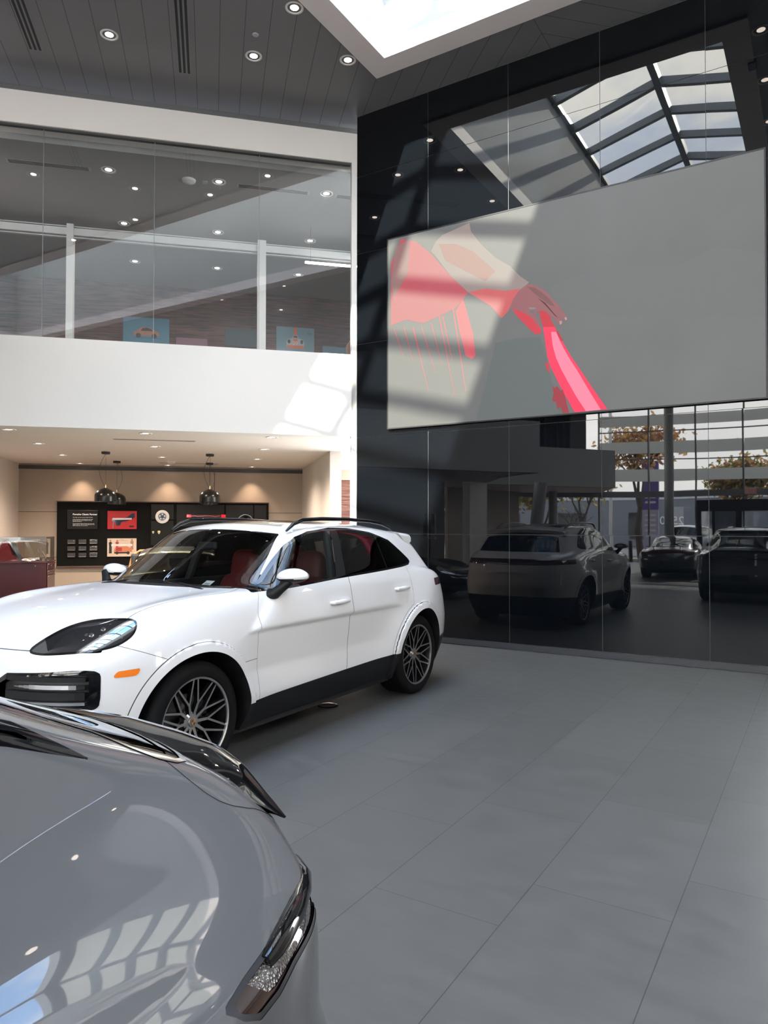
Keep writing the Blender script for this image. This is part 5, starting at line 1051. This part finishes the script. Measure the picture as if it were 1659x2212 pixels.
    for y in (.39,-.39): seat(t,2.42,y,M_redl,.56)
    for y in (.42,-.42): seat(t,3.22,y,M_redl,.58,w=.6)
    o=MB().lathe([(.185+.016*cos(a),.016*sin(a)) for a in np.linspace(0,2*pi,13)],44).build('steering_wheel',mat('wheel_leather',(.03,.03,.03),.5),t,True); o.location=(2.02,-.39,.98); o.rotation_euler=(0,R_(-65),0)
    o2=MB().rbox(-.17,.17,-.02,.02,-.012,.012,.005).rbox(-.02,.02,-.17,.0,-.012,.012,.005).lathe([(0,-.03),(.05,-.025),(.055,.02)],20).build('steering_spokes',M_plast,o)
    MB().rbox(1.9,1.94,-.10,.10,1.44,1.50,.015).build('inner_mirror',M_black,t); b=MB(); b.rbox(3.45,4.4,-.7,.7,.4,.95,.05); b.build('luggage_cover',M_black,t)
    for s in (1,-1):
        MB().tube([(2.50,-s*.84,1.12),(2.55,-s*.78,1.35),(2.62,-s*.69,1.58)],.035,10).build('pillar_trim',dd,t)
    return t
suv_cayenne()
# ================================================================ GREY SUV IN THE FOREGROUND
A45=lambda V:np.stack([(V[:,0]-V[:,1])*.70711,V[:,2]-.45*(V[:,0]+V[:,1])*.70711],1)
def suv_macan():
    M_p=mat('grey_car_paint',(.096,.094,.094),.65,spec=.2,coat=1,two=True); d=MAC; f=car_field(d); L=4.78
    t=thing('suv','grey coupe SUV in the near left corner with black tail spoiler and smoked lamp','car',(-1.53,-3.51,0),pi/2)
    M=fan_grid(f,d,L,60,190,240,300,zo=.70,xb=3.85)
    x1,x2=d['hubs'];zh=d['zh'];ra=d['RA'][0]
    for xh in (x1,x2): _,M=clip(M,lambda V:np.maximum(rr(V,xh,zh)-ra,.5-V[:,1]))
    _,M=clip(M,lambda V:V[:,2]-.262)
    S,M=clip(M,lambda V:V[:,2]-np.interp(V[:,0],[0,.5,1.3,3.3,4.2,4.78],[.33,.34,.40,.43,.42,.42])); shell('sill_cladding',S,M_plast,t,0)
    D=[(1.45,1.11),(2.5,1.15),(3.2,1.19),(3.6,1.26),(3.9,1.33),(4.05,1.325),(4.153,1.29),(4.233,1.257),(4.305,1.228),(4.25,1.270),(4.191,1.313),(3.95,1.41),(3.5,1.49),(2.6,1.555),(2.2,1.53),(1.9,1.42),(1.6,1.22)]
    dl=poly_fn(D,XZ,lambda V:.28-V[:,1]); Dm,M=clip(M,dl); G,fr=clip(Dm,lambda V:dl(V)+.014)
    for s in (1,-1): shell('side_window',G,M_privacy,t,s,-.003); shell('window_frame',fr,M_blackg,t,s)
    RWP=[(3.75,-.1),(3.75,.29),(4.1,.29),(4.25,.32),(4.369,.368),(4.41,.42),(4.45,.455),(4.485,.468),(4.517,.458),(4.538,.419),(4.572,.308),(4.585,.185),(4.60,.0),(4.60,-.1)]
    rw=poly_fn(RWP,XY,lambda V:1.0-V[:,2]); Rm,M=clip(M,rw); Rg,Rt=clip(Rm,lambda V:rw(V)+.012); Rg,Rb_=clip(Rg,lambda V:rw(V)+.035)
    shell('tailgate_window',Rg,M_privacy,t,0,-.002); shell('window_border',Rb_,M_blackg,t,0); shell('window_trim',Rt,mat('satin_silver_trim',(.45,.46,.47),.18,metal=1),t,0,.002)
    xp=lambda V:V[:,0]-.40*V[:,1]**2
    Wm,M=clip(M,lambda V:np.maximum(np.maximum(V[:,1]-(.72-(V[:,2]-1.1)*.33),xp(V)-1.93),np.maximum(1.26-xp(V),1.05-V[:,2]))); shell('windscreen',Wm,M_ws,t,0)
    # tail lamp wrapping the corner, joined by a light strip across the tail
    LP=[(2.336,-.593),(2.346,-.628),(2.367,-.653),(2.415,-.668),(2.47,-.674),(2.555,-.695),(2.638,-.712),(2.70,-.735),(2.79,-.742),(2.95,-.72),(3.11,-.662),(3.34,-.573),(3.6,-.48),(3.6,-.42),(3.34,-.512),(3.11,-.60),(2.95,-.657),(2.845,-.668),(2.79,-.672),(2.736,-.655),(2.635,-.652),(2.541,-.633),(2.446,-.614),(2.394,-.602)]
    lp=poly_fn(LP,A45,lambda V:np.maximum(3.9-V[:,0],np.abs(V[:,2]-.95)-.12)); Lm,M=clip(M,lp); Li,Le=clip(Lm,lambda V:lp(V)+.008)
    LN=chaikin([(2.437,-.616),(2.453,-.637),(2.506,-.647),(2.60,-.668),(2.68,-.680),(2.70,-.705),(2.62,-.696),(2.547,-.683),(2.516,-.673),(2.451,-.661),(2.408,-.653),(2.397,-.638),(2.391,-.613),(2.397,-.604)],1)
    Ln,Li=clip(Li,poly_fn(LN,A45))
    M_lens=mat('crystal_lamp_lens',(.30,.27,.25),.12,metal=.55,coat=1); N_,L_=nodes(M_lens); v_=mapped(N_,L_,(1,1,1)); n_=N_.new('ShaderNodeTexVoronoi'); n_.inputs['Scale'].default_value=190; L_.new(v_,n_.inputs[0]); bp_=N_.new('ShaderNodeBump'); bp_.inputs['Strength'].default_value=1.0; bp_.inputs['Distance'].default_value=.01; L_.new(n_.outputs[0],bp_.inputs['Height']); L_.new(bp_.outputs[0],N_['Principled BSDF'].inputs['Normal'])
    M_smoke=mat('smoked_lamp',(.018,.006,.007),.04,coat=1,ior=1.6)
    lampo=shell('tail_lamp',Li,M_smoke,t,0,-.004); shell('lamp_edge',Le,M_black,lampo,0,-.001)
    for s in (1,-1):
        shell('lamp_lens',Ln,M_lens,lampo,s,-.006)
        P=[(4.30,.848,1.010),(4.33,.840,1.012),(4.366,.826,1.012),(4.43,.798,1.010),(4.502,.755,1.002),(4.559,.712,.990),(4.62,.645,.972),(4.668,.54,.962),(4.695,.38,.958),(4.712,.2,.958),(4.716,0,.958)]
        b=MB(); b.tube([(x,-s*y,z) for x,y,z in P],[.011,.015,.017,.018,.018,.018,.018,.017,.016,.016,.016],14); b.build('light_strip_housing',M_blackg,lampo,True)
    # panel gaps
    gaps=[]
    tgf=poly_fn([(4.455,-.2),(4.460,.42),(4.464,.463),(4.470,.506),(4.479,.550),(4.490,.575),(4.508,.591),(4.535,.603),(4.575,.610),(4.623,.613),(4.72,.60),(5.2,.55),(5.2,-.2)],XY,lambda V:.90-V[:,2]); h=.0022
    Tg,M=clip(M,lambda V:tgf(V)-h); Tg,g=clip(Tg,lambda V:tgf(V)+h); gaps.append(g); shell('tailgate',Tg,M_p,t,0)
    Rb,M=clip(M,lambda V:np.maximum(V[:,2]-.93,4.0-V[:,0])); shell('rear_bumper',Rb,M_p,t,0)
    Ho,M=clip(M,lambda V:np.maximum(np.maximum(V[:,1]-.74,V[:,0]-1.5),.86-V[:,2])); shell('bonnet',Ho,M_p,t,0)
    for x0,x1_,nm in ((1.455,2.455,'front_door'),(2.455,3.42,'rear_door')):
        Dd,M=clip(M,lambda V:np.maximum(np.maximum(x0-V[:,0],V[:,0]-x1_),V[:,2]-1.25))
        g,Dd=clip(Dd,lambda V:-(np.maximum(x0-V[:,0],V[:,0]-x1_)+h)); gaps.append(g)
        for s in (1,-1): shell(nm,Dd,M_p,t,s)
    Rf,M=clip(M,lambda V:np.maximum(1.36-V[:,2],V[:,0]-4.0)); shell('roof',Rf,M_p,t,0)
    Pf,M=clip(M,lambda V:V[:,0]-2.6)
    for s in (1,-1): shell('front_fender',Pf,M_p,t,s); shell('rear_quarter_panel',M,M_p,t,s)
    [shell('gap_and_shade_line',g_,M_seam,t,s,-.001) for g_ in gaps for s in (1,-1)]
    # ducktail spoiler
    out_=[(4.76,0,1.135),(4.75,.2,1.130),(4.722,.35,1.127),(4.675,.47,1.117),(4.635,.55,1.100),(4.615,.60,1.085),(4.606,.636,1.068)]
    inn=[(4.655,0,1.140),(4.645,.2,1.138),(4.620,.35,1.132),(4.590,.46,1.122),(4.572,.54,1.108),(4.575,.60,1.090),(4.600,.637,1.068)]
    oc=[Cv([(q[1]*1.0,q[i]) for q in out_],.02) for i in (0,2)]; ic=[Cv([(q[1],q[i]) for q in inn],.02) for i in (0,2)]
    vs=[];fs=[]; ys=np.linspace(-.636,.636,81); m=8
    for y in ys:
        a=abs(y); xo,zo=float(oc[0](a)),float(oc[1](a)); xi,zi=float(ic[0](a)),float(ic[1](a)); k=min(1,max(.06,(.636-a)/.12))
        for u,h in ((0,0),(.25,.004),(.6,.007),(.9,.006),(1,.0),(.97,-.012),(.75,-.026),(.2,-.04)): vs.append((xi+(xo-xi)*u,y,zi+(zo-zi)*u+h*k))
    for i in range(len(ys)-1):
        for j in range(m): fs.append((i*m+j,(i+1)*m+j,(i+1)*m+(j+1)%m,i*m+(j+1)%m))
    o=mesh_obj('tail_spoiler',vs,fs,mat('spoiler_black',(.004,.004,.0045),.04,spec=.3),t,True); o.data.set_sharp_from_angle(angle=R_(50))
    MB().tube([(4.53,0,1.175),(4.50,.0,1.20),(4.36,-.18,1.262),(4.25,-.30,1.30)],[.016,.012,.008,.006],8).build('rear_wiper',M_plast,t,True)
    # roof spoiler, plate, lettering
    b=MB(); b.rbox(3.55,3.80,-.52,.52,1.52,1.545,.008); b.build('roof_spoiler',M_p,t)
    MB().rbox(4.775,4.79,-.17,.17,.50,.63,.005).build('number_plate',M_black,t)
    tx=text_obj('maker_lettering','PORSCHE',.06,Matrix.Translation((4.74,0,.925))@Matrix.Rotation(pi/2,4,'Z')@Matrix.Rotation(pi/2,4,'X'),mat('letter_grey',(.25,.25,.25),.3),t,.001,align='CENTER')
    for xh in (x1,x2): arch_liner(t,f,xh,zh,ra)
    MB().box(.5,4.4,-.78,.78,.20,.27).build('underbody',M_black,t)
    w=wheel_proto(t,.375,.27,.28,'5',M_rimdark); place_wheels(t,w,(x1,x2),.91,zh,.28,(0,.4,.2,.7))
    for s in (1,-1): MB().tube([(1.62,-s*.90,1.12),(1.68,-s*.98,1.16),(1.70,-s*1.06,1.18)],[.03,.05,.04],12).build('door_mirror',M_p,t,True)
    for y in (.38,-.38): seat(t,2.35,y,M_plast,.52)
    b=MB(); b.rbox(1.4,1.9,-.7,.7,.8,1.04,.05); b.rbox(3.3,4.3,-.68,.68,.4,.92,.05); b.build('cabin_trim',M_plast,t)
suv_macan()
# ================================================================ OTHER CARS (seen in the black glass or through windows)
def simple_car(name,label,d,L,loc,rz,pm,glass=None,res=(60,110,60,80),style='5',rear=None,extra=None,W=.9,cat='car',lod=0,side=((1.5,.9),),open_top=False):
    f=car_field(d); t=thing(name,label,cat,loc,rz); M=fan_grid(f,d,L,*res,zo=d.get('zo',.6)); x1,x2=d['hubs'];zh=d['zh'];ra=d['RA'][0]
    for xh in (x1,x2): _,M=clip(M,lambda V:np.maximum(rr(V,xh,zh)-ra,.45-V[:,1]))
    _,M=clip(M,lambda V:V[:,2]-.2)
    gm=glass or M_privacy; dl=poly_fn(d['DLO'],XZ,lambda V:.35-V[:,1]); G,M=clip(M,dl)
    for s in (1,-1): shell('side_window',G,gm,t,s)
    xp=lambda V:V[:,0]-.35*V[:,1]**2; a,b_,zw=d['ws']
    ws=lambda V:np.maximum(np.maximum(V[:,1]-d['wsy'],xp(V)-b_),np.maximum(a-xp(V),zw-V[:,2])); Wm,M=clip(M,ws); shell('windscreen',Wm,d.get('wsm',gm),t,0)
    a,b_,zw=d['rw']; Rm,M=clip(M,lambda V:np.maximum(np.maximum(V[:,1]-d['rwy'],V[:,0]-b_),np.maximum(a-V[:,0],zw-V[:,2]))); shell('rear_window',Rm,gm,t,0)
    if 'tl' in d:
        Tm,M=clip(M,lambda V:np.maximum(np.abs(V[:,2]-d['tl'][0])-d['tl'][1],d['tl'][2]-V[:,0])); shell('tail_light_strip',Tm,mat('tail_red',(.12,.01,.01),.1,coat=1),t,0,.003)
    Bm,M=clip(M,lambda V:V[:,2]-d['clad']); shell('lower_bumper',Bm,M_plast,t,0)
    if 'soft' in d: Sf,M=clip(M,lambda V:np.maximum(d['soft']-xp(V),1.02-V[:,2])); shell('soft_top',Sf,M_plast,t,0)
    if 'hl' in d:
        Hm,M=clip(M,poly_fn(d['hl'],YZ,lambda V:V[:,0]-.75))
        for s in (1,-1): shell('headlight',Hm,mat('headlamp_clear',(.5,.5,.5),.08,metal=.6,coat=1),t,s,.002)
    shell('body',M,pm,t,0)
    for xh in (x1,x2): arch_liner(t,f,xh,zh,ra)
    MB().box(.4,L-.4,-.7,.7,.16,.22).build('underbody',M_black,t)
    w=wheel_proto(t,zh,zh*.74,.25,style,lod=lod); place_wheels(t,w,(x1,x2),d['wy'],zh,.25)
    if extra: extra(t,f)
    return t
SPT=dict(hubs=(1.05,3.50),zh=.345,RA=(.38,.38),lip=.01,lipw=.04,bul=.045,wy=.90,
 Wx=[(0,.82),(.5,.87),(1.05,.90),(1.8,.86),(2.5,.865),(3.3,.92),(3.7,.925),(4.2,.90),(4.52,.85)],Wz=[(.15,-.10),(.3,-.03),(.5,0),(.7,0),(.85,-.03),(1.0,-.10)],
 Wd=[(.3,0),(.42,0),(.60,-.02),(.85,0),(1,0)],dw=[(1.3,0),(1.6,1),(2.9,1),(3.1,0)],
 xf=[(.15,.15),(.3,.03),(.5,.02),(.6,.06),(.75,.25),(.9,.5)],pf=[(0,0),(.3,.02),(.5,.08),(.7,.20),(.8,.32),(.88,.48),(.95,.75)],
 xr=[(.15,4.3),(.35,4.46),(.6,4.52),(.8,4.48),(.9,4.40),(1.0,4.25)],pr=[(0,0),(.3,.02),(.55,.08),(.75,.20),(.85,.34),(.93,.55),(.98,.8)],
 T=[(0,.56),(.3,.66),(.7,.74),(1.2,.82),(1.5,.87),(2.2,.92),(3.0,.97),(3.6,.99),(4.1,.95),(4.4,.86),(4.6,.75)],Tf=[(.2,0),(.5,.09),(1.0,.10),(1.5,.02),(1.8,0)],Ts=[(0,0),(5,0)],fy=.70,crown=.02,k1=.09,k2=.07,zb=.14,
 R=[(1.1,.62),(1.4,.86),(2.05,1.20),(2.3,1.28),(2.6,1.30),(3.0,1.265),(3.5,1.14),(4.0,.98),(4.3,.87),(4.5,.75)],Rs=.08,
 Wc=[(.8,.80),(.9,.77),(1.0,.72),(1.15,.63),(1.25,.55),(1.35,.46)],Wcx=[(1.2,0),(2.6,0),(3.2,-.03),(3.8,-.12),(4.4,-.25)],sh=[(1.0,.35),(2.1,.35),(3.0,0),(3.7,-.10),(4.4,-.2)],rc=.08,k3=.07,k4=.04,
 DLO=[(1.62,.93),(2.4,.965),(3.2,1.0),(3.45,1.03),(3.35,1.09),(3.0,1.185),(2.6,1.22),(2.3,1.20),(2.0,1.10)],ws=(1.42,2.16,.86),wsy=.62,rw=(3.05,3.85,.93),rwy=.42,tl=(.83,.022,4.15),clad=.33,
 hl=[(.52,.60),(.60,.72),(.70,.76),(.78,.72),(.80,.64),(.72,.58),(.60,.56)])
def spt_rear(t,f):
    MB().rbox(4.10,4.38,-.62,.62,1.0,1.02,.008).build('rear_wing',M_blackg,t)
    b=MB(); b.box(4.15,4.25,-.4,-.37,.86,1.01); b.box(4.15,4.25,.37,.4,.86,1.01); b.build('wing_support',M_blackg,t); MB().rbox(4.50,4.53,-.16,.16,.46,.58,.005).build('number_plate',M_black,t)
simple_car('sports_car','dark grey sports car with rear wing by the glass facade, seen in the black glass',SPT,4.52,(-4.25,-10.05,0),pi/2,mat('graphite_paint',(.04,.042,.045),.25,coat=1,two=True),extra=spt_rear)
simple_car('sports_car','black sports car with bright headlight parked under the white wing',SPT,4.52,(-6.75,3.15,0),pi*1.0,mat('black_paint',(.006,.006,.007),.2,coat=1,two=True))
CLS=dict(SPT); CLS.update(hubs=(.92,3.13),zh=.32,RA=(.35,.35),wy=.78,bul=.05,lip=.008,
 Wx=[(0,.68),(.5,.75),(1.0,.78),(2.5,.78),(3.3,.80),(4.16,.66)],xf=[(.15,.1),(.4,.02),(.55,.05),(.7,.2),(.85,.5)],pf=[(0,0),(.3,.03),(.5,.12),(.65,.25),(.75,.45),(.82,.7)],
 xr=[(.15,4.0),(.35,4.12),(.6,4.16),(.8,4.05),(.95,3.8)],pr=[(0,0),(.3,.03),(.55,.15),(.7,.35),(.8,.7)],
 T=[(0,.55),(.3,.68),(.7,.80),(1.0,.87),(1.35,.925),(2.0,.95),(3.0,.93),(3.6,.85),(4.1,.65)],Tf=[(.1,.02),(.4,.09),(.8,.10),(1.2,.04),(1.5,0)],fy=.60,
 R=[(1.1,.70),(1.35,.90),(1.80,1.25),(2.05,1.32),(2.5,1.32),(3.0,1.22),(3.6,.98),(3.9,.82)],Rs=.04,Wc=[(.85,.70),(1.0,.66),(1.15,.61),(1.3,.54),(1.4,.46)],Wcx=[(1,0),(2.6,0),(3.6,-.15)],
 DLO=[(1.5,.96),(2.7,.97),(3.1,1.02),(2.9,1.14),(2.5,1.24),(2.05,1.24),(1.8,1.16)],ws=(1.40,1.80,.93),wsy=.56,rw=(2.75,3.3,1.0),rwy=.42,clad=.25,hl=[(.45,.62),(.50,.74),(.60,.77),(.68,.72),(.68,.62),(.60,.57),(.50,.57)])
CLS['soft']=1.86; CLS['T']=[(0,.55),(.3,.70),(.7,.84),(1.0,.93),(1.35,.99),(2.0,.98),(3.0,.95),(3.6,.85),(4.1,.65)]; CLS.pop('tl'); CLS['wsm']=M_ws
def cls_x(t,f):
    for s in (-1,1): MB().tube([(1.37,s*.05-.2,.935),(1.36,s*.05+.15,.955)],.007,6).build('wiper',M_black,t)
    MB().rbox(1.22,1.27,-.30,.30,.905,.935,.01).build('cowl_vent',M_black,t); MB().rbox(1.5,1.8,-.6,.6,.7,.93,.04).build('dashboard',M_black,t)
    for y in (.3,-.3): seat(t,2.3,y,mat('tan_seat',(.30,.13,.06),.5),.42,w=.42)
simple_car('classic_car','cream classic coupe seen through the windscreen of the white SUV','DUMMY' and CLS,4.16,(-6.82,6.12,0),R_(135),mat('cream_paint',(.62,.60,.42),.25,coat=1,two=True),glass=M_ws,extra=cls_x)
SUV=dict(CAY); SUV.update(wy=.92,DLO=[(1.496,1.157),(2.443,1.202),(3.581,1.244),(3.832,1.283),(3.725,1.384),(3.273,1.575),(2.675,1.618),(2.159,1.545),(1.85,1.362)],ws=(1.30,1.95,1.14),wsy=.66,rw=(4.22,4.66,1.22),rwy=.60,tl=(1.06,.04,4.3),clad=.42,hl=[(.45,.85),(.6,1.0),(.8,1.0),(.84,.92),(.7,.86)],zo=.72)
lo=(30,50,30,50)
simple_car('parked_suv','white SUV parked outside beyond the leafy grass strip',SUV,4.93,(-12.2,-24.6,0),R_(0)+pi,mat('outdoor_white',(.75,.75,.75),.3,coat=1,two=True),res=lo)
simple_car('parked_car','silver car parked just outside the glass facade',SUV,4.93,(-5.9,-15.4,0),R_(-80),mat('outdoor_silver',(.45,.47,.5),.3,metal=.5,coat=1,two=True),res=lo)
simple_car('parked_suv','dark red SUV parked across the lot',SUV,4.93,(-5.0,-32.5,0),R_(75),mat('outdoor_red',(.18,.02,.03),.3,coat=1,two=True),res=lo)
simple_car('parked_suv','dark blue SUV parked across the lot',SUV,4.93,(-.8,-29.5,0),R_(75),mat('outdoor_blue',(.03,.05,.12),.3,coat=1,two=True),res=lo)
